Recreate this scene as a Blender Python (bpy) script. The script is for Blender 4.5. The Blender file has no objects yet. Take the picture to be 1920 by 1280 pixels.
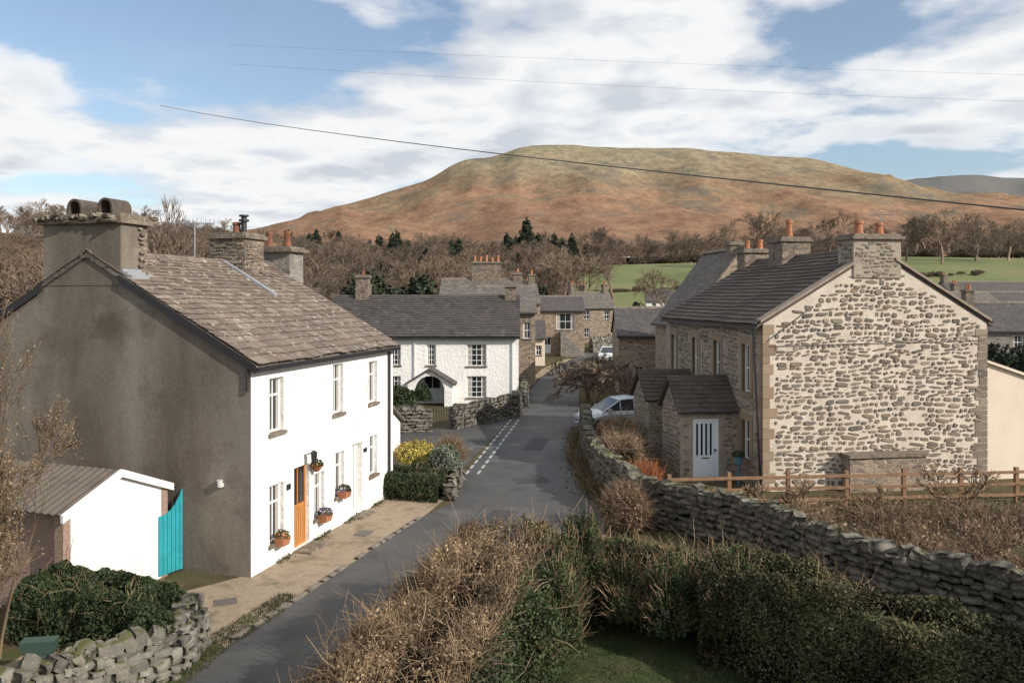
import bpy, math, random
import numpy as np
from mathutils import Vector, Quaternion, noise
random.seed(3); rng=np.random.default_rng(5)
CH=6.3
scene=bpy.context.scene
# ---------------------------------------------------------------- basics
def group(name):
    e=bpy.data.objects.new(name,None); scene.collection.objects.link(e); return e
def link(ob,parent=None):
    scene.collection.objects.link(ob)
    if parent: ob.parent=parent
    return ob
class Fr:
    def __init__(s,ox,oy,yaw=0,flip=1,U=None,V=None):
        s.o=(ox,oy)
        a=math.radians(yaw)
        s.U=U or (math.cos(a),math.sin(a)); s.V=V or (-flip*math.sin(a),flip*math.cos(a))
    def p(s,u,v,z=0):
        return (s.o[0]+u*s.U[0]+v*s.V[0], s.o[1]+u*s.U[1]+v*s.V[1], z)
    def sub(s,u,v,du,dv):
        q=s.p(u,v)
        f=lambda d:(d[0]*s.U[0]+d[1]*s.V[0], d[0]*s.U[1]+d[1]*s.V[1])
        return Fr(q[0],q[1],U=f(du),V=f(dv))
W0=Fr(0,0)
class MB:
    def __init__(s): s.v=[];s.f=[];s.m=[]
    def poly(s,pts,mi=0):
        n=len(s.v); s.v+= [tuple(p) for p in pts]; s.f.append(tuple(range(n,n+len(pts)))); s.m.append(mi)
    def hexa(s,p,mi=0):
        n=len(s.v); s.v+=[tuple(q) for q in p]
        for f in ((0,3,2,1),(4,5,6,7),(0,1,5,4),(1,2,6,5),(2,3,7,6),(3,0,4,7)):
            s.f.append(tuple(n+i for i in f)); s.m.append(mi)
    def box(s,fr,u0,u1,v0,v1,z0,z1,mi=0):
        s.hexa([fr.p(u0,v0,z0),fr.p(u1,v0,z0),fr.p(u1,v1,z0),fr.p(u0,v1,z0),
                fr.p(u0,v0,z1),fr.p(u1,v0,z1),fr.p(u1,v1,z1),fr.p(u0,v1,z1)],mi)
    def cyl(s,x,y,z0,z1,r0,r1,n=12,mi=0,cap=True):
        b=len(s.v)
        for z,r in((z0,r0),(z1,r1)):
            for i in range(n):
                a=2*math.pi*i/n; s.v.append((x+r*math.cos(a),y+r*math.sin(a),z))
        for i in range(n):
            j=(i+1)%n; s.f.append((b+i,b+j,b+n+j,b+n+i)); s.m.append(mi)
        if cap:
            s.f.append(tuple(b+n+i for i in range(n))); s.m.append(mi)
            s.f.append(tuple(b+i for i in range(n-1,-1,-1))); s.m.append(mi)
    def tube(s,a,b,r0,r1=None,n=5,mi=0):
        r1=r0 if r1 is None else r1
        a=Vector(a);b=Vector(b);d=(b-a).normalized()
        x=d.orthogonal().normalized(); y=d.cross(x); k=len(s.v)
        for c,r in((a,r0),(b,r1)):
            for i in range(n):
                t=2*math.pi*i/n; s.v.append(tuple(c+x*r*math.cos(t)+y*r*math.sin(t)))
        for i in range(n):
            j=(i+1)%n; s.f.append((k+i,k+j,k+n+j,k+n+i)); s.m.append(mi)
        s.f.append(tuple(k+n+i for i in range(n))); s.m.append(mi)
        s.f.append(tuple(k+i for i in range(n-1,-1,-1))); s.m.append(mi)
    def obj(s,name,mats,parent=None,smooth=False):
        me=bpy.data.meshes.new(name); me.from_pydata(s.v,[],s.f)
        if not isinstance(mats,(list,tuple)): mats=[mats]
        for m in mats: me.materials.append(m)
        me.polygons.foreach_set('material_index',s.m)
        uv=me.uv_layers.new(name='UVMap'); Z=Vector((0,0,1)); data=np.zeros((len(me.loops),2))
        vs=me.vertices
        for p in me.polygons:
            n=p.normal
            if abs(n.z)>.97: t=Vector((1,0,0))
            else: t=Z.cross(n).normalized()
            if abs(t.x)>abs(t.y):
                if t.x<0: t=-t
            elif t.y<0: t=-t
            b=n.cross(t)
            if b.z<0 or (abs(n.z)>.97 and b.y<0): b=-b
            for li in p.loop_indices:
                c=vs[me.loops[li].vertex_index].co
                data[li]=(c.dot(t),c.dot(b))
        uv.data.foreach_set('uv',data.ravel())
        if smooth: me.polygons.foreach_set('use_smooth',[True]*len(me.polygons))
        me.update()
        return link(bpy.data.objects.new(name,me),parent)
def fast(name,V,F,mat,parent=None,smooth=False,linkit=True):
    V=np.asarray(V,dtype=np.float32).reshape(-1,3); F=np.asarray(F,dtype=np.int32); k=F.shape[1]
    me=bpy.data.meshes.new(name)
    me.vertices.add(len(V)); me.vertices.foreach_set('co',V.ravel())
    me.loops.add(F.size); me.loops.foreach_set('vertex_index',F.ravel())
    me.polygons.add(len(F)); me.polygons.foreach_set('loop_start',np.arange(0,F.size,k,dtype=np.int32))
    me.polygons.foreach_set('loop_total',np.full(len(F),k,dtype=np.int32))
    if smooth: me.polygons.foreach_set('use_smooth',np.ones(len(F),dtype=bool))
    me.update(calc_edges=True); me.validate()
    me.materials.append(mat)
    if not linkit: return me
    return link(bpy.data.objects.new(name,me),parent)
# ---------------------------------------------------------------- materials
def newmat(name):
    m=bpy.data.materials.new(name); m.use_nodes=True; nt=m.node_tree
    b=nt.nodes['Principled BSDF']; return m,nt,b
def N(nt,t,**k):
    n=nt.nodes.new(t)
    for a,v in k.items():
        if a in n.inputs: n.inputs[a].default_value=v
        else: setattr(n,a,v)
    return n
def ramp(nt,cols,lo=.3,hi=.7,pos=None):
    r=nt.nodes.new('ShaderNodeValToRGB'); e=r.color_ramp.elements
    n=len(cols)
    for i,c in enumerate(cols):
        p=pos[i] if pos else (lo+(hi-lo)*i/max(1,n-1))
        if i<2: el=e[i]; el.position=p
        else: el=e.new(p)
        el.color=(c[0],c[1],c[2],1)
    return r
def mix(nt,fac,a,b,mode='MIX'):
    n=nt.nodes.new('ShaderNodeMix'); n.data_type='RGBA'; n.blend_type=mode
    for s,v in((n.inputs[0],fac),(n.inputs[6],a),(n.inputs[7],b)):
        if isinstance(v,bpy.types.NodeSocket): nt.links.new(v,s)
        elif isinstance(v,(int,float)): s.default_value=v
        else: s.default_value=(v[0],v[1],v[2],1)
    return n.outputs[2]
def nm(name,cols,scale=3,detail=6,rough=.9,bump=.3,bscale=40,island=None,spots=None,stretch=None,top=None,bdist=.02,fine=None,spec=.3,coord='Object',imix=.62):
    m,nt,b=newmat(name); L=nt.links.new
    tc=N(nt,'ShaderNodeTexCoord'); mp=N(nt,'ShaderNodeMapping'); L(tc.outputs[coord],mp.inputs[0])
    if stretch: mp.inputs['Scale'].default_value=stretch
    no=N(nt,'ShaderNodeTexNoise',Scale=scale,Detail=detail,Roughness=.6); L(mp.outputs[0],no.inputs['Vector'])
    r=ramp(nt,cols); L(no.outputs[0],r.inputs[0]); col=r.outputs[0]
    if island:
        g=N(nt,'ShaderNodeNewGeometry'); ir=ramp(nt,island,0,1); L(g.outputs['Random Per Island'],ir.inputs[0])
        col=mix(nt,imix,col,ir.outputs[0])
    if fine:
        n2=N(nt,'ShaderNodeTexNoise',Scale=fine[0],Detail=3); L(tc.outputs[coord],n2.inputs['Vector'])
        r2=ramp(nt,[(1-fine[1],)*3,(1+fine[1]*.6,)*3]); L(n2.outputs[0],r2.inputs[0])
        col=mix(nt,1,col,r2.outputs[0],'MULTIPLY')
    if spots:
        sc,lo,hi,c=spots
        n3=N(nt,'ShaderNodeTexNoise',Scale=sc,Detail=5,Roughness=.65); L(tc.outputs[coord],n3.inputs['Vector'])
        r3=ramp(nt,[(0,0,0),(1,1,1)],lo,hi); L(n3.outputs[0],r3.inputs[0])
        col=mix(nt,r3.outputs[0],col,c)
    if top:
        g2=N(nt,'ShaderNodeNewGeometry'); sx=N(nt,'ShaderNodeSeparateXYZ'); L(g2.outputs['Normal'],sx.inputs[0])
        n4=N(nt,'ShaderNodeTexNoise',Scale=top[2],Detail=5); L(tc.outputs['Object'],n4.inputs['Vector'])
        mu=N(nt,'ShaderNodeMath',operation='MULTIPLY'); L(sx.outputs[2],mu.inputs[0]); L(n4.outputs[0],mu.inputs[1])
        r4=ramp(nt,[(0,0,0),(1,1,1)],top[0],top[0]+.18); L(mu.outputs[0],r4.inputs[0])
        col=mix(nt,r4.outputs[0],col,top[1])
    L(col,b.inputs['Base Color']); b.inputs['Roughness'].default_value=rough; b.inputs['Specular IOR Level'].default_value=spec
    if bump:
        nb=N(nt,'ShaderNodeTexNoise',Scale=bscale,Detail=5); L(tc.outputs[coord],nb.inputs['Vector'])
        bp=N(nt,'ShaderNodeBump',Strength=bump,Distance=bdist); L(nb.outputs[0],bp.inputs['Height']); L(bp.outputs[0],b.inputs['Normal'])
    return m
def rubblemat(name,stones,mortar,sx=3.2,sy=7.5,mw=.06,bump=.6,dirt=.25):
    m,nt,b=newmat(name); L=nt.links.new
    tc=N(nt,'ShaderNodeTexCoord'); mp=N(nt,'ShaderNodeMapping'); mp.inputs['Scale'].default_value=(sx,sy,1)
    nd=N(nt,'ShaderNodeTexNoise',Scale=3.,Detail=2); L(tc.outputs['UV'],nd.inputs['Vector'])
    ad=N(nt,'ShaderNodeVectorMath',operation='MULTIPLY_ADD'); L(nd.outputs['Color'],ad.inputs[0]); ad.inputs[1].default_value=(.12,.08,0); L(tc.outputs['UV'],ad.inputs[2])
    L(ad.outputs[0],mp.inputs[0])
    v1=N(nt,'ShaderNodeTexVoronoi',voronoi_dimensions='2D',feature='DISTANCE_TO_EDGE',Scale=1.); L(mp.outputs[0],v1.inputs['Vector'])
    v2=N(nt,'ShaderNodeTexVoronoi',voronoi_dimensions='2D',feature='F1',Scale=1.); L(mp.outputs[0],v2.inputs['Vector'])
    r=ramp(nt,stones,0,1); sp=N(nt,'ShaderNodeSeparateColor'); L(v2.outputs['Color'],sp.inputs[0]); L(sp.outputs[0],r.inputs[0])
    nn=N(nt,'ShaderNodeTexNoise',Scale=14.,Detail=5); L(tc.outputs['Object'],nn.inputs['Vector'])
    rn=ramp(nt,[(1-dirt,)*3,(1+dirt,)*3]); L(nn.outputs[0],rn.inputs[0])
    mk=ramp(nt,[(0,0,0),(1,1,1)],mw*.6,mw*1.6); L(v1.outputs['Distance'],mk.inputs[0])
    c=mix(nt,mk.outputs[0],mortar,r.outputs[0]); c=mix(nt,1,c,rn.outputs[0],'MULTIPLY')
    L(c,b.inputs['Base Color']); b.inputs['Roughness'].default_value=.92
    hm=N(nt,'ShaderNodeMath',operation='MULTIPLY_ADD'); L(nn.outputs[0],hm.inputs[0]); hm.inputs[1].default_value=.4; L(mk.outputs[0],hm.inputs[2])
    bp=N(nt,'ShaderNodeBump',Strength=bump,Distance=.03); L(hm.outputs[0],bp.inputs['Height']); L(bp.outputs[0],b.inputs['Normal'])
    return m
def slatemat(name,c1,c2,w=.3,h=.22,lich=(.3,.29,.26)):
    m,nt,b=newmat(name); L=nt.links.new
    tc=N(nt,'ShaderNodeTexCoord')
    br=N(nt,'ShaderNodeTexBrick'); br.inputs['Scale'].default_value=1; br.inputs['Brick Width'].default_value=w; br.inputs['Row Height'].default_value=h
    br.inputs['Mortar Size'].default_value=.012; br.inputs['Color1'].default_value=(*c1,1); br.inputs['Color2'].default_value=(*c2,1); br.inputs['Mortar'].default_value=(c1[0]*.3,c1[1]*.3,c1[2]*.3,1)
    L(tc.outputs['UV'],br.inputs['Vector'])
    n=N(nt,'ShaderNodeTexNoise',Scale=2.5,Detail=8,Roughness=.7); L(tc.outputs['Object'],n.inputs['Vector'])
    r=ramp(nt,[(0,0,0),(1,1,1)],.52,.72); L(n.outputs[0],r.inputs[0])
    f=N(nt,'ShaderNodeMath',operation='MULTIPLY'); L(r.outputs[0],f.inputs[0]); f.inputs[1].default_value=.6
    c=mix(nt,f.outputs[0],br.outputs[0],lich); L(c,b.inputs['Base Color']); b.inputs['Roughness'].default_value=.8
    bp=N(nt,'ShaderNodeBump',Strength=.6,Distance=.02); bp.invert=True; L(br.outputs['Fac'],bp.inputs['Height']); L(bp.outputs[0],b.inputs['Normal'])
    return m
def plain(name,c,rough=.5,metal=0,spec=.5):
    m,nt,b=newmat(name); b.inputs['Base Color'].default_value=(*c,1); b.inputs['Roughness'].default_value=rough; b.inputs['Metallic'].default_value=metal; b.inputs['Specular IOR Level'].default_value=spec
    return m
def leafmat(name,cols,rough=.6,var=.45,vs=1.6,objvar=None):
    m,nt,b=newmat(name); L=nt.links.new
    g=N(nt,'ShaderNodeNewGeometry'); r=ramp(nt,cols,0,1); L(g.outputs['Random Per Island'],r.inputs[0])
    n=N(nt,'ShaderNodeTexNoise',Scale=vs,Detail=3); tc=N(nt,'ShaderNodeTexCoord'); L(tc.outputs['Object'],n.inputs['Vector'])
    r2=ramp(nt,[(1-var,)*3,(1+var*.8,)*3]); L(n.outputs[0],r2.inputs[0])
    c=mix(nt,1,r.outputs[0],r2.outputs[0],'MULTIPLY')
    if objvar:
        oi=N(nt,'ShaderNodeObjectInfo'); r3=ramp(nt,objvar,0,1); L(oi.outputs['Random'],r3.inputs[0]); c=mix(nt,1,c,r3.outputs[0],'MULTIPLY')
    L(c,b.inputs['Base Color']); b.inputs['Roughness'].default_value=rough; b.inputs['Specular IOR Level'].default_value=.25
    return m

M={}
M['white']=nm('whitewash',[(.74,.73,.70),(.86,.855,.84)],scale=1.6,bump=.9,bscale=6,bdist=.05,fine=(50,.06),stretch=(1,1,.4),spots=(5,.68,.78,(.62,.60,.55)))
M['whiteflat']=nm('white_paint',[(.74,.735,.71),(.84,.84,.83)],scale=2.5,bump=.2,bscale=30,fine=(8,.05))
M['render']=nm('cement_render',[(.11,.088,.07),(.18,.153,.127),(.255,.226,.193)],scale=.6,detail=8,bump=.3,bscale=9,stretch=(1,1,.25),fine=(14,.14),spots=(.8,.50,.74,(.095,.076,.061)))
M['cream']=nm('cream_render',[(.62,.53,.43),(.70,.61,.50)],scale=1,bump=.3,bscale=50)
M['mortar']=nm('lime_mortar',[(.50,.43,.355),(.65,.575,.49)],scale=1.6,detail=8,bump=.9,bscale=18,fine=(30,.2))
M['mortar2']=nm('old_mortar',[(.28,.24,.19),(.38,.33,.27)],scale=3,bump=.8,bscale=22,fine=(30,.15))
M['stone']=nm('rubble_stone',[(.12,.10,.083),(.28,.235,.19)],scale=10,bump=.8,bscale=28,bdist=.03,island=[(.085,.078,.07),(.23,.19,.155),(.14,.115,.092),(.36,.30,.23),(.105,.10,.095),(.27,.195,.135),(.19,.17,.15)])
M['sandstone']=nm('sandstone',[(.22,.16,.11),(.33,.25,.18)],scale=5,bump=.5,bscale=40,island=[(.20,.14,.10),(.34,.25,.175),(.27,.21,.155)])
M['drystone']=nm('dry_stone',[(.085,.08,.066),(.20,.185,.155)],scale=8,detail=8,bump=.9,bscale=22,bdist=.03,island=[(.06,.058,.05),(.20,.185,.155),(.10,.09,.075),(.29,.27,.23),(.14,.125,.10)],spots=(14,.58,.70,(.33,.33,.29)),top=(.38,(.085,.09,.03),5))
M['rub_brown']=rubblemat('brown_rubble',[(.13,.10,.08),(.26,.20,.145),(.33,.26,.19),(.17,.13,.11)],(.33,.27,.21))
M['rub_grey']=rubblemat('grey_rubble',[(.13,.12,.11),(.22,.20,.18),(.28,.25,.21),(.17,.15,.13)],(.27,.25,.22))
M['chim']=rubblemat('chimney_rubble',[(.10,.085,.07),(.19,.15,.11),(.26,.21,.16),(.14,.11,.09)],(.24,.20,.16),4.2,8,.05,.9,.4)
M['slate']=nm('stone_slate',[(.115,.091,.072),(.225,.18,.142)],scale=1.6,detail=8,bump=.5,bscale=25,island=[(.085,.07,.058),(.205,.165,.132),(.12,.096,.077),(.29,.24,.195),(.14,.113,.09),(.195,.145,.112)],imix=.7,spots=(6,.59,.66,(.46,.43,.38)),rough=.85)
M['tile']=nm('brown_tile',[(.055,.045,.04),(.10,.08,.07)],scale=2,bump=.3,island=[(.05,.042,.038),(.11,.088,.075),(.075,.06,.052)],spots=(6,.63,.74,(.17,.155,.115)),rough=.85)
M['tile_dk']=nm('dark_slate_tile',[(.05,.045,.044),(.085,.075,.073)],scale=2,bump=.3,island=[(.045,.041,.041),(.095,.084,.08),(.066,.058,.056)],spots=(3,.60,.74,(.17,.16,.14)),rough=.85)
M['roof_dark']=slatemat('dark_slate',(.060,.052,.052),(.095,.083,.081),lich=(.18,.165,.15))
M['roof_brown']=slatemat('brown_slate',(.09,.08,.07),(.15,.125,.105))
M['glass']=plain('window_glass',(.02,.025,.03),.04,0,.8)
M['frame']=plain('window_frame_paint',(.75,.75,.73),.4)
M['orange']=nm('varnished_door',[(.40,.16,.04),(.52,.23,.065)],scale=3,bump=.05,rough=.4,stretch=(8,8,.6))
M['doorwhite']=plain('door_paint',(.72,.78,.82),.4)
M['iron']=plain('black_iron',(.02,.02,.022),.5)
M['lead']=nm('lead_flashing',[(.22,.23,.25),(.32,.33,.36)],scale=4,rough=.6,bump=.2)
M['terra']=nm('terracotta',[(.30,.12,.065),(.44,.19,.10)],scale=8,rough=.8,bump=.2)
M['terra2']=nm('smoky_clay',[(.10,.05,.035),(.30,.12,.07)],scale=6,rough=.8,bump=.2)
M['capstone']=nm('cap_stone',[(.11,.09,.07),(.24,.20,.16)],scale=5,bump=.8,bscale=20,spots=(10,.58,.7,(.36,.35,.28)))
M['asphalt']=nm('asphalt',[(.045,.045,.047),(.085,.084,.083),(.062,.062,.063)],scale=.55,detail=10,rough=.66,bump=.5,bscale=90,fine=(110,.3),spots=(.4,.54,.70,(.12,.117,.112)),bdist=.01)
M['gravel']=nm('gravel',[(.22,.165,.11),(.38,.30,.215),(.29,.22,.155)],scale=1.5,detail=10,bump=1,bscale=60,fine=(80,.5),spots=(1.1,.55,.70,(.15,.125,.075)))
M['paint']=nm('worn_road_paint',[(.25,.25,.24),(.55,.55,.52)],scale=12,bump=.1,rough=.8)
M['grass']=nm('grass',[(.035,.055,.015),(.07,.085,.03),(.10,.095,.045)],scale=1.5,detail=8,bump=1,bscale=50,fine=(60,.4))
M['wood']=nm('fence_timber',[(.18,.105,.06),(.28,.17,.10)],scale=5,bump=.3,rough=.8)
M['teal']=nm('teal_paint',[(.02,.24,.29),(.03,.33,.38)],scale=3,bump=.2,rough=.6)
M['corrug']=nm('corrugated_sheet',[(.10,.08,.068),(.19,.155,.13)],scale=3,bump=.4,rough=.9,spots=(3,.55,.7,(.09,.10,.05)))
M['pebble']=nm('pebbledash',[(.20,.12,.09),(.45,.34,.28)],scale=45,detail=2,bump=1,bscale=60)
M['twig_br']=leafmat('brown_twigs',[(.09,.057,.036),(.26,.18,.105),(.38,.285,.175),(.15,.10,.06),(.29,.195,.115)],var=.6)
M['twig_tan']=leafmat('tan_twigs',[(.09,.065,.04),(.21,.155,.09),(.15,.11,.065)])
M['twig_red']=leafmat('red_twigs',[(.26,.09,.04),(.38,.15,.07)])
M['dead']=leafmat('dead_stalks',[(.11,.07,.045),(.27,.185,.12),(.18,.115,.075),(.38,.29,.19)],var=.6,vs=.9)
M['leaf_dk']=leafmat('dark_leaves',[(.018,.030,.012),(.035,.050,.020),(.055,.07,.028)])
M['leaf_gr']=leafmat('green_leaves',[(.022,.036,.015),(.045,.066,.024),(.08,.098,.04)],var=.65)
M['leaf_ol']=leafmat('olive_leaves',[(.03,.04,.017),(.06,.07,.028),(.10,.10,.043),(.09,.065,.035)],var=.7,vs=1.1)
M['leaf_ye']=leafmat('yellow_leaves',[(.45,.36,.08),(.58,.47,.13),(.26,.25,.06)])
M['leaf_gy']=leafmat('greygreen_leaves',[(.10,.13,.09),(.18,.21,.15),(.26,.28,.22)])
M['flower']=leafmat('flowers',[(.55,.10,.03),(.6,.3,.05),(.45,.04,.03)])
M['flower_b']=leafmat('blue_flowers',[(.12,.15,.45),(.3,.12,.4),(.05,.1,.03)])
M['bark_far']=leafmat('distant_bark',[(.11,.09,.073),(.19,.15,.12),(.24,.19,.15)],var=.15,objvar=[(.6,.6,.6),(1.1,.97,.85),(.8,.78,.74),(1.25,1.17,1.05),(.95,.82,.7)])
M['scrub']=leafmat('winter_scrub',[(.09,.065,.045),(.15,.11,.08),(.07,.065,.04)],objvar=[(.6,.65,.55),(1.1,1.,.95),(.8,.8,.75)])
M['conif']=leafmat('conifer_needles',[(.014,.026,.018),(.030,.043,.026),(.05,.06,.036)],objvar=[(.8,.85,.9),(1.3,1.2,1.0)])
M['core']=plain('inner_shade_core',(.022,.018,.012),1,0,0)  # near-black colour painting the inner shade of hedges and wall gaps
plainmetal=plain('galvanised_metal',(.35,.35,.36),.4,.7)

# ---------------------------------------------------------------- scatter primitives
def unit(v): return v/np.maximum(np.linalg.norm(v,axis=-1,keepdims=True),1e-9)
def tubes(P0,P1,R0,R1,k=3):
    P0=np.asarray(P0,float);P1=np.asarray(P1,float);n=len(P0)
    d=unit(P1-P0); ref=np.where(np.abs(d[:,2:3])>.9,np.array([[1.,0,0]]),np.array([[0,0,1.]]))
    x=unit(np.cross(d,ref)); y=np.cross(d,x)
    V=np.zeros((n,2*k,3))
    for i in range(k):
        a=2*math.pi*i/k; o=x*math.cos(a)+y*math.sin(a)
        V[:,i]=P0+o*np.asarray(R0)[:,None]; V[:,k+i]=P1+o*np.asarray(R1)[:,None]
    base=np.array([[i,(i+1)%k,k+(i+1)%k,k+i] for i in range(k)])
    F=(np.arange(n)[:,None,None]*2*k+base[None]).reshape(-1,4)
    return V.reshape(-1,3),F
def twigs(P,D,L,r,k=3,bend=.35):
    n=len(P); D=unit(D); L=np.asarray(L)[:,None]; r=r*rng.uniform(.6,1.5,(n,1))
    m=P+D*L*.5; D2=unit(D+rng.normal(0,bend,(n,3))); e=m+D2*L*.5
    V=np.zeros((n,3*k,3)); d=D; ref=np.where(np.abs(d[:,2:3])>.9,np.array([[1.,0,0]]),np.array([[0,0,1.]]))
    x=unit(np.cross(d,ref)); y=np.cross(d,x)
    for i in range(k):
        a=2*math.pi*i/k; o=x*math.cos(a)+y*math.sin(a)
        V[:,i]=P+o*r; V[:,k+i]=m+o*r*.8; V[:,2*k+i]=e+o*r*.4
    base=[]
    for s in(0,k):
        base+=[[s+i,s+(i+1)%k,s+k+(i+1)%k,s+k+i] for i in range(k)]
    F=(np.arange(n)[:,None,None]*3*k+np.array(base)[None]).reshape(-1,4)
    return V.reshape(-1,3),F
def leaves(P,s,aspect=.6,nrm=None):
    n=len(P); a=rng.normal(0,1,(n,3))
    if nrm is not None: a=a+nrm*1.0
    a=unit(a); b=unit(np.cross(a,rng.normal(0,1,(n,3)))); c=np.cross(a,b)
    s=s*rng.uniform(.6,1.4,(n,1))
    V=np.stack([P-b*s,P-c*s*aspect+a*s*.2,P+b*s,P+c*s*aspect+a*s*.2],1)
    F=(np.arange(n)[:,None]*4+np.arange(4)[None])
    return V.reshape(-1,3),F
_nv=rng.normal(0,1,(6,3)); _np=rng.uniform(0,6,6)
def sn(P,f=1.):
    r=0
    for i in range(6): r=r+np.sin((P@_nv[i])*f*(1+.35*i)+_np[i])/(1+.3*i)
    return r/3.2
def hedge_pts(n,A,B,wA,wB,h,rough=.15,sink=.1,pw=.5):
    A=np.array(A,float);B=np.array(B,float); d=B-A; L=np.linalg.norm(d); d/=L; s=np.array([d[1],-d[0]])
    t=rng.uniform(-.02,1.02,n); th=rng.uniform(0,math.pi,n)
    c=np.cos(th); v=np.sign(c)*np.abs(c)**pw; z=np.abs(np.sin(th))**pw
    w=(wA+(wB-wA)*t)/2; tt=np.clip(t,0,1)
    P=np.zeros((n,3)); P[:,:2]=A+d*(tt*L)[:,None]+s*(v*w)[:,None]; P[:,2]=z*h
    Nn=np.zeros((n,3)); Nn[:,:2]=s*(v**3)[:,None]; Nn[:,2]=z**3
    e=rng.random(n)<.12*(wA+wB)/2/L*4
    k=np.where(e)[0]; side=rng.random(len(k))<.5
    vv=rng.uniform(-1,1,len(k)); zz=rng.uniform(0,1,len(k))
    end=np.where(side[:,None],A[None],B[None])
    ww=np.where(side,wA,wB)/2
    P[k,:2]=end+s*(vv*ww)[:,None]; P[k,2]=zz*h*(1-.25*np.abs(vv)**3)
    Nn[k]=0; Nn[k,:2]=np.where(side[:,None],-d[None],d[None])
    Nn=unit(Nn+1e-6)
    P=P+Nn*((sn(P,1.3)*rough)[:,None]+(sn(P,4)*rough*.5)[:,None]-rng.exponential(sink,(n,1)))
    P[:,2]=np.maximum(P[:,2],.02)
    return P,Nn,v
def blob_pts(n,c,r,rough=.15,sink=.1):
    N_=unit(rng.normal(0,1,(n,3))); N_[:,2]=np.abs(N_[:,2])*1.0-.15; N_=unit(N_)
    r=np.array(r); P=N_*r*(1+sn(N_*2+np.array(c),2.2)*rough-rng.exponential(sink,n))[:,None]+np.array(c)
    P[:,2]=np.maximum(P[:,2],.02)
    return P,N_
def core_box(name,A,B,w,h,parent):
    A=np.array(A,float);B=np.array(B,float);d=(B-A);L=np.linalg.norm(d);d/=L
    fr=Fr(A[0],A[1],U=tuple(d),V=(-d[1],d[0])); m=MB(); m.box(fr,.15,L-.15,-w/2,w/2,0,h); m.obj(name,M['core'],parent)  # solid dark box added inside the hedge to block light
g=[-1,0,1]; tv=[];idx={}
for x in g:
    for y in g:
        for z in g:
            if max(abs(x),abs(y),abs(z))==1: idx[(x,y,z)]=len(tv); tv.append((x,y,z))
tf=[]
for ax in range(3):
    for sgn in(-1,1):
        o=[a for a in range(3) if a!=ax]
        for i in(-1,0):
            for j in(-1,0):
                q=[]
                for di,dj in((0,0),(1,0),(1,1),(0,1)):
                    c=[0,0,0]; c[ax]=sgn; c[o[0]]=i+di; c[o[1]]=j+dj; q.append(idx[tuple(c)])
                tf.append(q)
TV=np.array(tv,float); TV=.5*TV+.5*TV/np.linalg.norm(TV,axis=1,keepdims=True)*1.22; TF=np.array(tf)
def stones_mesh(name,items,mat,parent):
    n=len(items); V=np.zeros((n,26,3))
    for i,(c,yaw,sz,tilt) in enumerate(items):
        v=TV*(np.array(sz)/2)*(1+rng.normal(0,.11,(26,3)))
        ct,st=math.cos(tilt),math.sin(tilt); v=np.stack([v[:,0]*ct-v[:,2]*st,v[:,1],v[:,0]*st+v[:,2]*ct],1)
        cy,sy=math.cos(yaw),math.sin(yaw)
        V[i]=np.stack([v[:,0]*cy-v[:,1]*sy,v[:,0]*sy+v[:,1]*cy,v[:,2]],1)+np.array(c)
    F=(np.arange(n)[:,None,None]*26+TF[None]).reshape(-1,4)
    return fast(name,V,F,mat,parent,smooth=False)
def drywall(name,path,h,th=.45,sc=1.,moss=0):
    g_=group(name); items=[]; pts=[np.array(p,float) for p in path]
    segL=[np.linalg.norm(pts[i+1]-pts[i]) for i in range(len(pts)-1)]; T=sum(segL)
    def at(s):
        s=min(max(s,0),T-1e-4)
        for i,l in enumerate(segL):
            if s<=l: d=(pts[i+1]-pts[i])/l; return pts[i]+d*s,d
            s-=l
        return pts[-1],d
    for side in(-1,1):
        z=0
        while z<h-.08:
            rh=random.uniform(.09,.19)*sc
            s=random.uniform(-.1,.1)
            while s<T:
                w=random.uniform(.12,.42)*sc; p,d=at(s+w/2); nrm=np.array([-d[1],d[0]])*side
                hh=rh*random.uniform(.75,1.35)
                b=(th/2-.11-z/h*.05)+random.uniform(-.04,.045)
                c=p+nrm*b; items.append(((c[0],c[1],z+rh/2+random.uniform(-.03,.03)+.07*math.sin(s*.9)*z/h),math.atan2(d[1],d[0])+random.uniform(-.2,.2),(w*1.05,.28,hh*1.05),random.uniform(-.2,.2)))
                s+=w
            z+=rh
    s=0
    while s<T:
        w=random.uniform(.12,.34)*sc; p,d=at(s+w/2); hh=random.uniform(.12,.34)*sc
        nrm=np.array([-d[1],d[0]])*random.uniform(-.07,.07)
        items.append(((p[0]+nrm[0],p[1]+nrm[1],h+hh*.3+.07*math.sin(s*.9)),math.atan2(d[1],d[0])+random.uniform(-.5,.5),(w*1.15,th*random.uniform(.5,1.0),hh),random.uniform(-.5,.5)))
        s+=w
    stones_mesh('stones',items,M['drystone'],g_)
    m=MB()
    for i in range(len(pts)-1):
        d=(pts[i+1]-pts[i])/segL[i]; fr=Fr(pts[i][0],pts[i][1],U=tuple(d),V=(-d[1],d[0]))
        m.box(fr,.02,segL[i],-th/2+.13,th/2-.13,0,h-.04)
    m.obj('fill',M['core'],g_)  # dark box added behind the stones to close the gaps
    if moss:
        ss=rng.uniform(0,T,moss); P=[]
        for s in ss:
            p,d=at(s); o_=rng.uniform(-.5,.5)*th; P.append((p[0]-d[1]*o_,p[1]+d[0]*o_,h+.12+.07*math.sin(s*.9)+rng.uniform(-.12,.08)))
        P=np.array(P); P=P[sn(P,1.8)>.15]; V,F=leaves(P,.03,.7); fast('moss_and_ivy',V,F,M['leaf_ol'],g_)
    return g_
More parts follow.
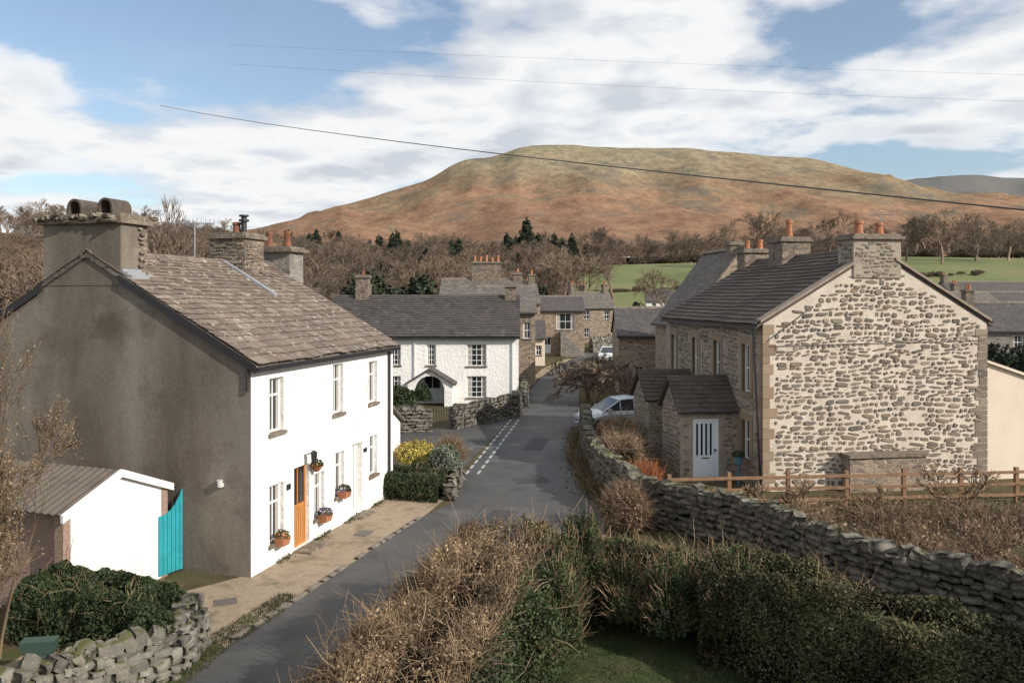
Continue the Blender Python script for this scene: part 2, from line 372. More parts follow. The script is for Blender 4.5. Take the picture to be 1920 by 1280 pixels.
def rubble_face(mb,fr,u0,u1,z0,z1,inside,rows=(.10,.2),ws=(.12,.45),gap=(.02,.07),prot=.02,fill=.95,mi=0,vj=.025,hk=(.55,1.0)):
    z=z0
    while z<z1:
        rh=random.uniform(*rows); u=u0+random.uniform(0,.1)
        while u<u1:
            w=random.uniform(*ws)*random.uniform(.5,1.1); hh=rh*random.uniform(*hk)
            cu=u+w/2; cz=z+rh/2+random.uniform(-vj,vj)+.05*math.sin(u*1.3+z*.7)
            ok=all(inside(a,b) for a in(cu-w/2-.01,cu+w/2+.01) for b in(cz-hh/2-.01,cz+hh/2+.01))
            if ok and random.random()<fill:
                n=9; ring=[]; rot=random.uniform(-.2,.2)
                for i in range(n):
                    a=2*math.pi*i/n+random.uniform(-.28,.28); c,s_=math.cos(a),math.sin(a)
                    x=math.copysign(abs(c)**.55,c)*w/2*random.uniform(.8,1.06); y=math.copysign(abs(s_)**.6,s_)*hh/2*random.uniform(.7,1.12)
                    ring.append((cu+x-y*rot,cz+y+x*rot))
                pr=prot*random.uniform(.3,1.6); b=len(mb.v)
                for (x,y) in ring: mb.v.append(fr.p(x,.005,y))
                for (x,y) in ring: mb.v.append(fr.p(cu+(x-cu)*.88,-pr,cz+(y-cz)*.8))
                for i in range(n):
                    j=(i+1)%n; mb.f.append((b+i,b+j,b+n+j,b+n+i)); mb.m.append(mi)
                mb.f.append(tuple(b+n+i for i in range(n))); mb.m.append(mi)
            u+=w+random.uniform(*gap)
        z+=rh
# ---------------------------------------------------------------- building parts
def wall(mb,fr,L,z0,z1,ops=(),rev=.2,mi=0,gable=None):
    us=sorted({0,L}|{o[0] for o in ops}|{o[1] for o in ops}); zs=sorted({z0,z1}|{o[2] for o in ops}|{o[3] for o in ops})
    for a,b in zip(us,us[1:]):
        for c,d in zip(zs,zs[1:]):
            m=((a+b)/2,(c+d)/2)
            if any(o[0]<m[0]<o[1] and o[2]<m[1]<o[3] for o in ops): continue
            mb.poly([fr.p(a,0,c),fr.p(b,0,c),fr.p(b,0,d),fr.p(a,0,d)],mi)
    for o in ops:
        a,b,c,d=o[:4]
        mb.poly([fr.p(a,0,c),fr.p(a,rev,c),fr.p(a,rev,d),fr.p(a,0,d)],mi)
        mb.poly([fr.p(b,0,c),fr.p(b,rev,c),fr.p(b,rev,d),fr.p(b,0,d)],mi)
        mb.poly([fr.p(a,0,d),fr.p(b,0,d),fr.p(b,rev,d),fr.p(a,rev,d)],mi)
        mb.poly([fr.p(a,0,c),fr.p(b,0,c),fr.p(b,rev,c),fr.p(a,rev,c)],mi)
    if gable: mb.poly([fr.p(0,0,z1),fr.p(L,0,z1),fr.p(L/2,0,gable)],mi)
def window(mb,fr,o,d=.11,sill=True):
    a,b,c,e=o[:4]; k=o[4] if len(o)>4 else 'sash'
    if k=='recess':
        mb.poly([fr.p(a,.2,c),fr.p(b,.2,c),fr.p(b,.2,e),fr.p(a,.2,e)],0)
        for q in(.25,.5,.75): mb.box(fr,a+(b-a)*q-.006,a+(b-a)*q+.006,.19,.2,c,e-.05,3)
        return
    t=.055
    mb.box(fr,a,a+t,d,d+.06,c,e,2 if k=='door' else 0); mb.box(fr,b-t,b,d,d+.06,c,e,2 if k=='door' else 0)
    mb.box(fr,a+t,b-t,d,d+.06,c,c+t,2 if k=='door' else 0); mb.box(fr,a+t,b-t,d,d+.06,e-t,e,2 if k=='door' else 0)
    if k=='door':
        mb.box(fr,a+t,b-t,d+.015,d+.05,c+t,c+(e-c)*.48,2)
        for i in range(6): 
            u=a+t+(b-a-2*t)*(i+.5)/6; mb.box(fr,u-.004,u+.004,d+.01,d+.016,c+t,c+(e-c)*.48,3)
        mb.poly([fr.p(a+t,d+.03,c+(e-c)*.48),fr.p(b-t,d+.03,c+(e-c)*.48),fr.p(b-t,d+.03,e-t),fr.p(a+t,d+.03,e-t)],1)
        mb.box(fr,(a+b)/2-.02,(a+b)/2+.02,d+.01,d+.05,c+(e-c)*.48,e-t,2)
        mb.box(fr,a+t,b-t,d+.012,d+.048,c+(e-c)*.48,c+(e-c)*.52,2)
        return
    mb.poly([fr.p(a+t,d+.035,c+t),fr.p(b-t,d+.035,c+t),fr.p(b-t,d+.035,e-t),fr.p(a+t,d+.035,e-t)],1)
    if (b-a)>.45:
        cw_=(b-a)*random.uniform(.1,.2)
        mb.box(fr,a+t,a+t+cw_,d+.028,d+.034,c+t,e-t,4); mb.box(fr,b-t-cw_,b-t,d+.028,d+.034,c+t,e-t,4)
    if k=='sash':
        m=(c+e)/2; mb.box(fr,a+t,b-t,d+.005,d+.05,m-.025,m+.025,0); mb.box(fr,(a+b)/2-.018,(a+b)/2+.018,d+.008,d+.046,c+t,e-t,0)
    if k=='grid':
        for i in(1,2,3): u=a+(b-a)*i/4; mb.box(fr,u-.016,u+.016,d+.01,d+.045,c+t,e-t,0)
        for i in(1,2,3): z=c+(e-c)*i/4; mb.box(fr,a+t,b-t,d+.012,d+.043,z-.016,z+.016,0)
    if k=='top':
        z=c+(e-c)*.68; mb.box(fr,a+t,b-t,d+.005,d+.05,z-.025,z+.025,0); mb.box(fr,(a+b)/2-.02,(a+b)/2+.02,d+.008,d+.046,c+t,e-t,0)
    if sill: mb.box(fr,a-.06,b+.06,-.07,d,c-.08,c+.003,3)
def slab(mb,fr,u0,u1,w0,z0,w1,z1,th=.1,mi=0):
    mb.hexa([fr.p(u0,w0,z0-th),fr.p(u1,w0,z0-th),fr.p(u1,w1,z1-th),fr.p(u0,w1,z1-th),fr.p(u0,w0,z0),fr.p(u1,w0,z0),fr.p(u1,w1,z1),fr.p(u0,w1,z1)],mi)
def slates(mb,fr,u0,u1,w0,z0,w1,z1,sw=(.2,.4),e0=.30,e1=.16,th=.018,jit=.012):
    S=np.array([w1-w0,z1-z0]); SL=np.linalg.norm(S); S/=SL; Nn=np.array([-S[1],S[0]])
    if Nn[1]<0: Nn=-Nn
    s=0
    sag=lambda u,s_: -.035*math.sin(math.pi*min(1,max(0,(u-u0)/(u1-u0))))*math.sin(math.pi*min(1,s_/SL))+.012*math.sin(u*2.1+s_*1.7)
    P=lambda u,s_,n: fr.p(u,w0+S[0]*s_+Nn[0]*(n+sag(u,s_)+.03),z0+S[1]*s_+Nn[1]*(n+sag(u,s_)+.03))
    while s<SL-.02:
        e=e0+(e1-e0)*s/SL; u=u0-random.uniform(0,sw[0])
        while u<u1:
            w=random.uniform(*sw)*(.6+.4*e/e0); a=max(u,u0+random.uniform(-.01,.01)); b=min(u+w-.006,u1+random.uniform(-.01,.01))
            if b-a>.04:
                lo=s-random.uniform(.0,jit*2); hi=min(s+e*1.25,SL); j=random.uniform(0,jit); j2=random.uniform(0,jit)
                mb.hexa([P(a,lo,.012+j),P(b,lo,.012+j2),P(b,hi,.0),P(a,hi,.0),P(a,lo,.012+th+j),P(b,lo,.012+th+j2),P(b,hi,.008),P(a,hi,.008)])
            u+=w
        s+=e
def ridge(mb,fr,u0,u1,w,z,step=.45,half=.17,drop=.09):
    u=u0
    while u<u1:
        b=min(u+step-.01,u1); j=random.uniform(-.01,.01)
        pts=[(w-half,z-drop),(w-half*.5,z+.02),(w,z+.06),(w+half*.5,z+.02),(w+half,z-drop)]
        for p,q in zip(pts,pts[1:]): mb.hexa([fr.p(u,p[0],p[1]+j-.03),fr.p(b,p[0],p[1]+j-.03),fr.p(b,q[0],q[1]+j-.03),fr.p(u,q[0],q[1]+j-.03),fr.p(u,p[0],p[1]+j),fr.p(b,p[0],p[1]+j),fr.p(b,q[0],q[1]+j),fr.p(u,q[0],q[1]+j)])
        u+=step
def pot(mb,p,z,h=.45,r=.13,mi=0):
    mb.cyl(p[0],p[1],z,z+h*.15,r*1.15,r*1.1,12,mi); mb.cyl(p[0],p[1],z+h*.15,z+h*.8,r,r*.82,12,mi); mb.cyl(p[0],p[1],z+h*.8,z+h,r*1.05,r*1.0,12,mi)
def chimney(parent,fr,u,w,su,sw,z0,z1,mat=None,pots=2,potkind='terra',along='u',capo=.09,poth=.45,rag=False):
    mb=MB(); mb.box(fr,u-su/2,u+su/2,w-sw/2,w+sw/2,z0,z1-.16); mb.obj('chimney_stack',mat or M['chim'],parent)
    if rag:
        r_=MB()
        for f_,l_ in((fr.sub(u-su/2,w-sw/2,(1,0),(0,1)),su),(fr.sub(u-su/2,w-sw/2,(0,1),(1,0)),sw),(fr.sub(u+su/2,w-sw/2,(0,1),(-1,0)),sw)):
            rubble_face(r_,f_,0,l_,z0,z1-.17,lambda a,b:-.02<a<l_+.02 and z0<b<z1-.17,rows=(.09,.15),ws=(.14,.4),gap=(.0,.02),prot=.03)
        r_.obj('stack_stones',M['stone'],parent)
    c=MB(); c.box(fr,u-su/2-capo,u+su/2+capo,w-sw/2-capo,w+sw/2+capo,z1-.16,z1-.05); c.box(fr,u-su/2-capo*.3,u+su/2+capo*.3,w-sw/2-capo*.3,w+sw/2+capo*.3,z1-.05,z1+.03)
    c.obj('chimney_cap',M['capstone'],parent)
    p=MB()
    for i in range(pots):
        t=(i+.5)/pots-.5
        q=fr.p(u+(su*t if along=='u' else 0),w+(sw*t if along=='w' else 0))
        pot(p,q,z1+.02,poth*random.uniform(.7,1.2),r=random.uniform(.11,.14))
    if pots: p.obj('chimney_pots',M[potkind],parent,smooth=False)
def house(name,ox,oy,yaw,flip,L,W,ze,zr,wm,rm,front=(),near=(),far=(),back=(),real=None,oh=.2,ov=.12,doorm=None,nearm=None,z0=-.3,slatecfg=None):
    g_=group(name); fr=Fr(ox,oy,yaw,flip)
    fF=fr; fN=fr.sub(0,0,(0,1),(1,0)); fX=fr.sub(L,0,(0,1),(-1,0)); fB=fr.sub(0,W,(1,0),(0,-1))
    mb=MB(); wall(mb,fF,L,z0,ze,front); wall(mb,fB,L,z0,ze,back); wall(mb,fX,W,z0,ze,far,gable=zr)
    wall(mb,fN,W,z0,ze,near,gable=zr,mi=1)
    mb.obj('walls',[wm,nearm or wm],g_)
    wb=MB()
    for f,ops in((fF,front),(fN,near),(fX,far),(fB,back)):
        for o in ops: window(wb,f,o)
    if wb.v: wb.obj('windows',[M['frame'],M['glass'],doorm or M['doorwhite'],M['capstone'],CURT],g_)
    tan=(zr-ze)/(W/2); rb=MB(); zo=.10
    slab(rb,fr,-ov,L+ov,-oh,ze-oh*tan+zo,W/2,zr+zo,.1); slab(rb,fr,-ov,L+ov,W+oh,ze-oh*tan+zo,W/2+.001,zr+zo,.1)
    rb.obj('roof',rm,g_)
    if real:
        sb=MB(); kw=slatecfg or {}
        slates(sb,fr,-ov,L+ov,-oh-.03,ze-(oh+.03)*tan+zo+.002,W/2,zr+zo,**kw); slates(sb,fr,-ov,L+ov,W+oh+.03,ze-(oh+.03)*tan+zo+.002,W/2,zr+zo,**kw)
        ridge(sb,fr,-ov,L+ov,W/2,zr+zo+.05); sb.obj('slates',real,g_)
    else:
        sb=MB(); ridge(sb,fr,-ov,L+ov,W/2,zr+zo+.02,step=.6); sb.obj('ridge_tiles',M['capstone'],g_)
    gb=MB(); gb.box(fr,-ov,L+ov,-oh-.09,-oh-.005,ze-oh*tan-.05,ze-oh*tan+.04); gb.obj('gutter',M['iron'],g_)
    return g_,fr
CURT=plain('curtain_cloth',(.35,.33,.30),.9)
def antenna(parent,p,z0,z1,yaw,n=8,l=.9):
    m=MB(); m.tube((p[0],p[1],z0),(p[0],p[1],z1),.02); c,s=math.cos(yaw),math.sin(yaw)
    m.tube((p[0]-c*l/2,p[1]-s*l/2,z1-.05),(p[0]+c*l/2,p[1]+s*l/2,z1-.05),.014)
    for i in range(n):
        t=(i/(n-1)-.5)*l; q=(p[0]+c*t,p[1]+s*t); w=.22+.08*(i==0)
        m.tube((q[0],q[1],z1-.05-w*.6),(q[0],q[1],z1-.05+w*.6),.008,n=4)
    m.obj('tv_aerial',plainmetal,parent)

# ================================================================ LEFT HOUSE
wins=[(.76,1.38,3.12,4.42,'top'),(3.9,4.5,3.13,4.5,'top'),(6.15,6.75,3.14,4.4,'top'),
      (.76,1.38,.5,1.88,'top'),(1.86,2.62,.04,2.08,'door'),(2.85,3.4,.55,1.72,'top'),(4.0,4.55,.85,2.05,'top'),(5.05,5.7,.04,2.1,'recess'),(6.2,6.75,.95,2.15,'top')]
LH,lf=house('rendered_white_house',-5.9,18,75,1,7.95,8.9,4.8,7.3,M['white'],M['roof_brown'],front=wins,real=M['slate'],nearm=M['render'],oh=.16,ov=.06,doorm=M['orange'],slatecfg=dict(sw=(.2,.46),e0=.32,e1=.15,th=.024,jit=.024))
m=MB(); m.box(lf,-.012,.55,3.5,5.75,6.62,8.1); m.obj('gable_stack',[M['render']],LH)
m=MB(); m.box(lf,.551,.95,3.55,5.7,6.4,8.1); m.obj('stack_back',M['chim'],LH)
m=MB(); f_=lf.sub(.551,3.5,(1,0),(0,1)); rubble_face(m,f_,0,.42,6.5,8.1,lambda a,b:-.02<a<.44,rows=(.1,.16),ws=(.15,.35),gap=(0,.02),prot=.03)
m.obj('stack_stones',M['stone'],LH)
m=MB(); m.box(lf,-.1,1.05,3.4,5.85,8.1,8.2); m.box(lf,-.04,.98,3.5,5.75,8.2,8.34); m.obj('stack_cap',M['capstone'],LH)
items=[]
for i in range(60):
    t=random.random(); q=lf.p(random.choice([-.08,1.02]),3.4+2.45*t); items.append(((q[0],q[1],8.2+random.uniform(-.05,.12)),random.uniform(0,3),(random.uniform(.15,.35),.18,.08),random.uniform(-.15,.15)))
stones_mesh('cap_stones',items,M['capstone'],LH)
m=MB()
for wc in(4.1,5.0):
    for i in range(10):
        a0=math.pi*i/10;a1=math.pi*(i+1)/10
        def q(a,r,u): return lf.p(u,wc+r*math.cos(a),8.5+r*math.sin(a)*1.1)
        m.hexa([q(a0,.17,.15),q(a1,.17,.15),q(a1,.17,.8),q(a0,.17,.8),q(a0,.22,.15),q(a1,.22,.15),q(a1,.22,.8),q(a0,.22,.8)])
    m.box(lf,.15,.8,wc-.22,wc-.17,8.34,8.5); m.box(lf,.15,.8,wc+.17,wc+.22,8.34,8.5)
m.obj('chimney_cowls',nm('cowl_clay',[(.05,.045,.04),(.12,.09,.075)],scale=5),LH)
m=MB(); tan=2.5/4.45
m.hexa([lf.p(-.09,-.17,4.62),lf.p(-.061,-.17,4.62),lf.p(-.061,3.5,4.62+3.67*tan),lf.p(-.09,3.5,4.62+3.67*tan),lf.p(-.09,-.17,4.8),lf.p(-.061,-.17,4.8),lf.p(-.061,3.5,4.8+3.67*tan),lf.p(-.09,3.5,4.8+3.67*tan)])
m.hexa([lf.p(-.09,9.07,4.62),lf.p(-.061,9.07,4.62),lf.p(-.061,5.75,4.62+3.32*tan),lf.p(-.09,5.75,4.62+3.32*tan),lf.p(-.09,9.07,4.8),lf.p(-.061,9.07,4.8),lf.p(-.061,5.75,4.8+3.32*tan),lf.p(-.09,5.75,4.8+3.32*tan)])
m.obj('verge_boards',M['iron'],LH)
m=MB()
for i in range(5): m.box(lf,.0,.62,3.2+.12*i,3.36+.12*i,6.62+.07*i,6.87+.07*i)
m.obj('flashing',M['lead'],LH)
chimney(LH,lf,5.9,4.35,1.0,1.25,6.3,8.3,pots=1,poth=.3,potkind='terra2',rag=True)
m=MB(); m.hexa([lf.p(5.2,2.6,6.37),lf.p(5.36,2.6,6.37),lf.p(5.36,4.4,7.40),lf.p(5.2,4.4,7.40),lf.p(5.2,2.6,6.45),lf.p(5.36,2.6,6.45),lf.p(5.36,4.4,7.49),lf.p(5.2,4.4,7.49)]); m.obj('step_flashing',M['lead'],LH)
m=MB(); q=lf.p(5.9,4.1); m.cyl(q[0],q[1],8.25,8.85,.09,.09,10); m.cyl(q[0],q[1],8.7,8.76,.16,.16,10); m.cyl(q[0],q[1],8.85,8.9,.15,.15,10)
m.obj('flue_cowl',M['iron'],LH)
chimney(LH,lf,8.7,4.6,.9,1.4,5.0,8.05,mat=M['rub_grey'],pots=2,along='w',poth=.5,capo=.14,potkind='terra2')
antenna(LH,lf.p(4.6,4.9),7.0,8.6,.2,n=10,l=1.1)
m=MB(); q=lf.p(7.55,-.06); m.tube((q[0],q[1],0),(q[0],q[1],4.7),.04,n=8); q=lf.p(-.05,.06); m.tube((q[0],q[1],4.2),(q[0],q[1],4.7),.03,n=6)
m.box(lf,1.5,1.68,-.02,.0,1.62,1.76); m.box(lf,5.78,6.0,-.02,0,1.75,1.87); m.obj('downpipe_and_plaques',M['iron'],LH)
m=MB(); a=lf.p(2.35,0,2.32); b=lf.p(2.35,-.28,2.42); m.tube(a,b,.015); c=lf.p(2.35,-.28,0); m.cyl(c[0],c[1],2.14,2.4,.06,.085,8); m.cyl(c[0],c[1],2.4,2.46,.1,.03,8); m.obj('wall_lantern',M['iron'],LH)
m=MB(); q=lf.p(-.08,.75); m.cyl(q[0],q[1],2.02,2.18,.05,.07,10); m.box(lf,-.1,0,.7,.8,2.02,2.1); m.obj('bulkhead_lamp',plain('lamp_white',(.6,.6,.6),.3),LH)
m=MB(); m.box(lf,1.8,2.75,-.5,-.02,0,.05); m.box(lf,4.95,5.8,-.35,-.02,0,.06); m.obj('doorsteps',M['capstone'],LH)
def planter(name,u,z,w,mat_f,basket=False,n=160,s=.03,hh=.17):
    g_=group(name); m=MB(); q=lf.p(u,-.16)
    if basket: m.cyl(q[0],q[1],z-.14,z,.05,.16,12)
    else: m.hexa([lf.p(u-w/2*.8,-.27,z-.18),lf.p(u+w/2*.8,-.27,z-.18),lf.p(u+w/2*.8,-.06,z-.18),lf.p(u-w/2*.8,-.06,z-.18),lf.p(u-w/2,-.3,z),lf.p(u+w/2,-.3,z),lf.p(u+w/2,-.04,z),lf.p(u-w/2,-.04,z)])
    m.obj('pot',M['terra'],g_)
    for mt,k in((M['leaf_gr'],n),(mat_f,n//3)):
        P,Nn=blob_pts(k,(q[0],q[1],z+.02),(w*.5,w*.45,hh)); V,F=leaves(P,s); fast('plants',V,F,mt,g_)
    return g_
planter('flower_basket',2.72,1.98,.32,M['flower'],True); planter('window_box',4.25,.98,.38,M['flower_b']); planter('window_box',3.15,.62,.38,M['flower_b']); 
planter('flower_pot',1.05,.62,.34,M['flower'])
ex=group('white_lean_to'); f2=lf.sub(8.07,.9,(1,0),(0,1)); m=MB()
m.poly([f2.p(0,0,-.2),f2.p(2.6,0,-.2),f2.p(2.6,0,1.9),f2.p(0,0,3.5)]); m.poly([f2.p(2.6,0,-.2),f2.p(2.6,5,-.2),f2.p(2.6,5,1.9),f2.p(2.6,0,1.9)]); m.poly([f2.p(0,5,-.2),f2.p(2.6,5,-.2),f2.p(2.6,5,1.9),f2.p(0,5,3.5)])
m.obj('walls',M['white'],ex); m=MB(); m.hexa([f2.p(0,-.15,3.5),f2.p(2.7,-.15,1.88),f2.p(2.7,5.1,1.88),f2.p(0,5.1,3.5),f2.p(0,-.15,3.6),f2.p(2.7,-.15,1.98),f2.p(2.7,5.1,1.98),f2.p(0,5.1,3.6)]); m.obj('roof',M['roof_brown'],ex)

# ================================================================ RIGHT STONE HOUSE
rw=[(.95,1.6,3.1,4.75,'sash'),(3.5,4.1,3.1,4.75,'sash'),(5.7,6.3,3.1,4.75,'sash'),(8.2,8.8,3.1,4.75,'sash'),(.95,1.6,.8,2.15,'sash')]
RH,rf=house('stone_house',8.2,26,98.1,-1,9.5,8.05,5.48,7.85,M['mortar2'],M['tile'],front=rw,real=M['tile'],nearm=M['mortar'],oh=.22,ov=.02,slatecfg=dict(sw=(.29,.31),e0=.27,e1=.27,th=.035,jit=.006))
fN=rf.sub(0,0,(0,1),(1,0)); slope=(7.85-5.48)/4.025
m=MB()
def inG(u,z): return .38<u<8.0 and 0<z and z<5.4+min(u,8.05-u)*slope-.04
rubble_face(m,fN,.38,8.05,0,7.8,inG,rows=(.085,.21),ws=(.10,.58),gap=(.015,.08),prot=.03,fill=.95,vj=.03,hk=(.5,.98))
def inF(u,z):
    if not(.38<u<9.4 and 0<z<5.35): return False
    return not any(o[0]-.22<u<o[1]+.22 and o[2]-.22<z<o[3]+.25 for o in rw)
rubble_face(m,rf,.38,9.5,0,5.4,inF,rows=(.10,.19),ws=(.14,.5),gap=(.01,.04),prot=.025)
m.obj('rubble_stones',M['stone'],RH)
m=MB(); z=0; i=0
while z<5.25:
    h=random.uniform(.26,.4); a,b=(random.uniform(.34,.5),.22) if i%2 else (.22,.42)
    m.box(fN,-.02,a,-.022,.15,z,z+h-.02); m.box(rf,.0,b,-.0215,.1,z+.001,z+h-.021); i+=1; z+=h
for o in rw:
    m.box(rf,o[0]-.2,o[0],-.03,.1,o[2],o[3]); m.box(rf,o[1],o[1]+.2,-.03,.1,o[2],o[3]); m.box(rf,o[0]-.22,o[1]+.22,-.034,.1,o[3],o[3]+.24); m.box(rf,o[0]-.2,o[1]+.2,-.09,.1,o[2]-.14,o[2])
m.obj('quoins_and_surrounds',M['sandstone'],RH)
m=MB(); z=0; i=0
while z<5.2:
    h=random.uniform(.16,.3); a=random.uniform(.25,.5); m.box(fN,8.05-a,8.07,-.02,.15,z,z+h-.03); z+=h
m.obj('grey_quoins',M['stone'],RH)
m=MB()
for a,b in((-.12,3.4),(8.17,4.65)):
    za=5.48+.17+(-.12)*slope; zb=za+3.5*slope
    m.hexa([fN.p(a,-.1,za-.05),fN.p(b,-.1,zb-.05),fN.p(b,.28,zb-.05),fN.p(a,.28,za-.05),fN.p(a,-.1,za+.04),fN.p(b,-.1,zb+.04),fN.p(b,.28,zb+.04),fN.p(a,.28,za+.04)])
m.obj('gable_coping',nm('coping',[(.22,.18,.14),(.34,.28,.23)],scale=4),RH)
m=MB(); m.box(rf,-.05,.9,3.15,4.85,7.0,8.28); m.obj('gable_stack_core',M['mortar2'],RH)
m=MB(); f3=rf.sub(-.05,3.15,(0,1),(1,0)); rubble_face(m,f3,0.02,1.7,7.05,8.27,lambda u,z:.02<u<1.68 and 7.0<z<8.26,rows=(.1,.16),ws=(.16,.4),gap=(.01,.03))
f4=rf.sub(-.05,3.15,(1,0),(0,1)); rubble_face(m,f4,0.02,.95,7.35,8.27,lambda u,z:.02<u<.93 and 7.2<z<8.26,rows=(.1,.16),ws=(.16,.4),gap=(.01,.03)); m.obj('gable_stack_stones',M['stone'],RH)
m=MB(); m.box(rf,-.16,1.0,3.05,4.95,8.28,8.38); m.box(rf,-.08,.93,3.15,4.85,8.38,8.46); m.obj('stack_cap',M['capstone'],RH)
m=MB(); pot(m,rf.p(.4,3.6),8.46,.45,.15); pot(m,rf.p(.4,4.35),8.46,.4,.14); m.obj('chimney_pots',M['terra'],RH)
antenna(RH,rf.p(.5,4.5),8.4,9.2,2.6,n=6,l=.8)
chimney(RH,rf,6.0,4.0,1.2,1.2,7.2,8.75,pots=1,poth=.7); chimney(RH,rf,9.3,4.0,.8,1.2,7.0,8.5,pots=2,along='w')
m=MB(); m.tube(fN.p(.1,-.04,4.9),fN.p(1.5,-.04,5.9),.014); m.tube(fN.p(.2,-.04,4.75),fN.p(8.0,-.04,4.9),.011); m.tube(rf.p(.1,-.3,5.3),rf.p(.1,-.04,.1),.035); m.obj('wall_cable',M['iron'],RH)
m=MB(); m.box(fN,2.75,5.45,-.5,-.03,0,1.12); m.obj('coal_bunker',M['rub_brown'],RH); m=MB(); m.box(fN,2.68,5.52,-.58,-.0,1.12,1.22); m.obj('bunker_slab',M['capstone'],RH)
def porch(name,u0,l,out,ze,zr,door):
    g_=group(name); fp=rf.sub(u0,-out,(0,1),(1,0))
    m=MB(); ops=[(.45,1.4,.03,2.12)] if door else []
    wall(m,fp,out,-.2,ze,ops,rev=.12); wall(m,fp.sub(0,0,(0,1),(1,0)),l,-.2,ze,gable=zr); wall(m,fp.sub(0,l,(1,0),(0,-1)),out,-.2,ze)
    m.obj('walls',M['mortar2'],g_)
    m=MB(); rubble_face(m,fp,0.02,out,0,ze,lambda u,z:.02<u<out-.02 and 0<z<ze-.02 and not(door and .38<u<1.48 and z<2.2),rows=(.1,.17),ws=(.14,.42),gap=(.0,.03))
    fs=fp.sub(0,0,(0,1),(1,0)); rubble_face(m,fs,0,l,0,zr,lambda u,z:.02<u<l-.02 and 0<z<ze+min(u,l-u)*(zr-ze)/(l/2)-.05,rows=(.1,.17),ws=(.14,.42),gap=(.0,.03)); m.obj('rubble_stones',M['stone'],g_)
    m=MB(); fr_=Fr(fp.o[0],fp.o[1],U=fp.U,V=fp.V); tn=(zr-ze)/(l/2)
    slab(m,fr_,-.15,out+.0,-.15,ze-.15*tn+.08,l/2,zr+.08,.07); slab(m,fr_,-.15,out,l+.15,ze-.15*tn+.08,l/2+.001,zr+.08,.07)
    slates(m,fr_,-.15,out,-.18,ze-.18*tn+.083,l/2,zr+.08,sw=(.18,.32),e0=.22,e1=.16); slates(m,fr_,-.15,out,l+.18,ze-.18*tn+.083,l/2,zr+.08,sw=(.18,.32),e0=.22,e1=.16)
    ridge(m,fr_,-.15,out,l/2,zr+.1,half=.13); m.obj('roof',M['tile'],g_)
    if door:
        m=MB(); a,b=.45,1.4
        m.box(fp,a,b,.05,.10,.03,2.12,0)
        for i in range(4):
            u=a+.17+i*.165; m.box(fp,u-.035,u+.035,.04,.05,.85,1.95,1)
        m.box(fp,a,a+.07,.03,.12,.03,2.12,0); m.box(fp,b-.07,b,.03,.12,.03,2.12,0); m.box(fp,a+.07,b-.07,.03,.12,2.03,2.12,0)
        m.box(fp,a+.17,b-.42,.042,.05,.2,.65,0); m.box(fp,a+.53,b-.13,.042,.05,.2,.65,0); m.box(fp,b-.16,b-.1,.01,.04,.98,1.05,1); m.box(fp,a+.35,b-.35,.04,.05,.72,.77,2)
        m.obj('door',[M['doorwhite'],M['glass'],plain('brass',(.4,.28,.1),.3,.8)],g_)
        m=MB(); m.box(fp,a-.2,b+.2,-.4,-.0,0,.1); m.obj('step',M['capstone'],g_)
    return g_
porch('porch',1.95,1.9,2.1,2.45,3.4,True); porch('porch',5.6,1.9,2.1,2.4,3.3,False)
g_=group('plant_pot'); q=fN.p(-.45,.9); m=MB(); m.cyl(q[0],q[1],.0,.9,.04,.04,8); m.cyl(q[0],q[1],.75,1.0,.12,.17,12); m.obj('pot',plain('blue_glaze',(.08,.18,.25),.3),g_); P,Nn=blob_pts(200,(q[0],q[1],1.02),(.2,.2,.18)); V,F=leaves(P,.04); fast('plant',V,F,M['leaf_gr'],g_)
# ================================================================ MID WHITE COTTAGE
cw=[(3.8,4.6,2.3,3.55,'grid'),(6.16,6.72,2.3,3.55,'grid'),(8.57,9.76,2.25,3.57,'grid'),(3.8,4.6,.4,1.65,'grid'),(8.57,9.76,.35,1.64,'grid'),(6.0,7.0,.0,1.75,'door')]
CT,cf=house('white_cottage',-11.3,48,0,1,11.7,6.6,4.1,6.35,M['white'],M['roof_dark'],front=cw,oh=.25,ov=.1,real=M['tile_dk'],slatecfg=dict(sw=(.25,.4),e0=.26,e1=.2,th=.03,jit=.015))
chimney(CT,cf,1.7,3.3,.8,.8,6.0,7.8,pots=1,poth=.35,potkind='terra2'); chimney(CT,cf,11.2,3.3,.7,.9,6.0,7.2,pots=0)
m=MB(); n=12; out=[];inn=[]
for i in range(n+1):
    a=math.pi*i/n; inn.append((6.5-.85*math.cos(a),.95+.85*math.sin(a)))
    x=6.5-1.3*math.cos(a); out.append((x,1.35+ (1.3-abs(x-6.5))*.62))
out[0]=(5.2,1.35); out[-1]=(7.8,1.35)
for i in range(n):
    m.poly([cf.p(out[i][0],-1.5,out[i][1]),cf.p(out[i+1][0],-1.5,out[i+1][1]),cf.p(inn[i+1][0],-1.5,inn[i+1][1]),cf.p(inn[i][0],-1.5,inn[i][1])])
m.poly([cf.p(5.2,-1.5,-.3),cf.p(5.65,-1.5,-.3),cf.p(5.65,-1.5,.95),cf.p(5.2,-1.5,1.35)]); m.poly([cf.p(7.8,-1.5,-.3),cf.p(7.35,-1.5,-.3),cf.p(7.35,-1.5,.95),cf.p(7.8,-1.5,1.35)])
m.box(cf,5.2,5.35,-1.49,-.01,-.3,1.35); m.box(cf,7.65,7.8,-1.49,-.01,-.3,1.35); m.obj('porch_walls',M['white'],CT)
m=MB(); m.hexa([cf.p(5.0,-1.65,1.22),cf.p(6.5,-1.65,2.12),cf.p(6.5,-.01,2.12),cf.p(5.0,-.01,1.22),cf.p(5.0,-1.65,1.32),cf.p(6.5,-1.65,2.24),cf.p(6.5,-.01,2.24),cf.p(5.0,-.01,1.32)])
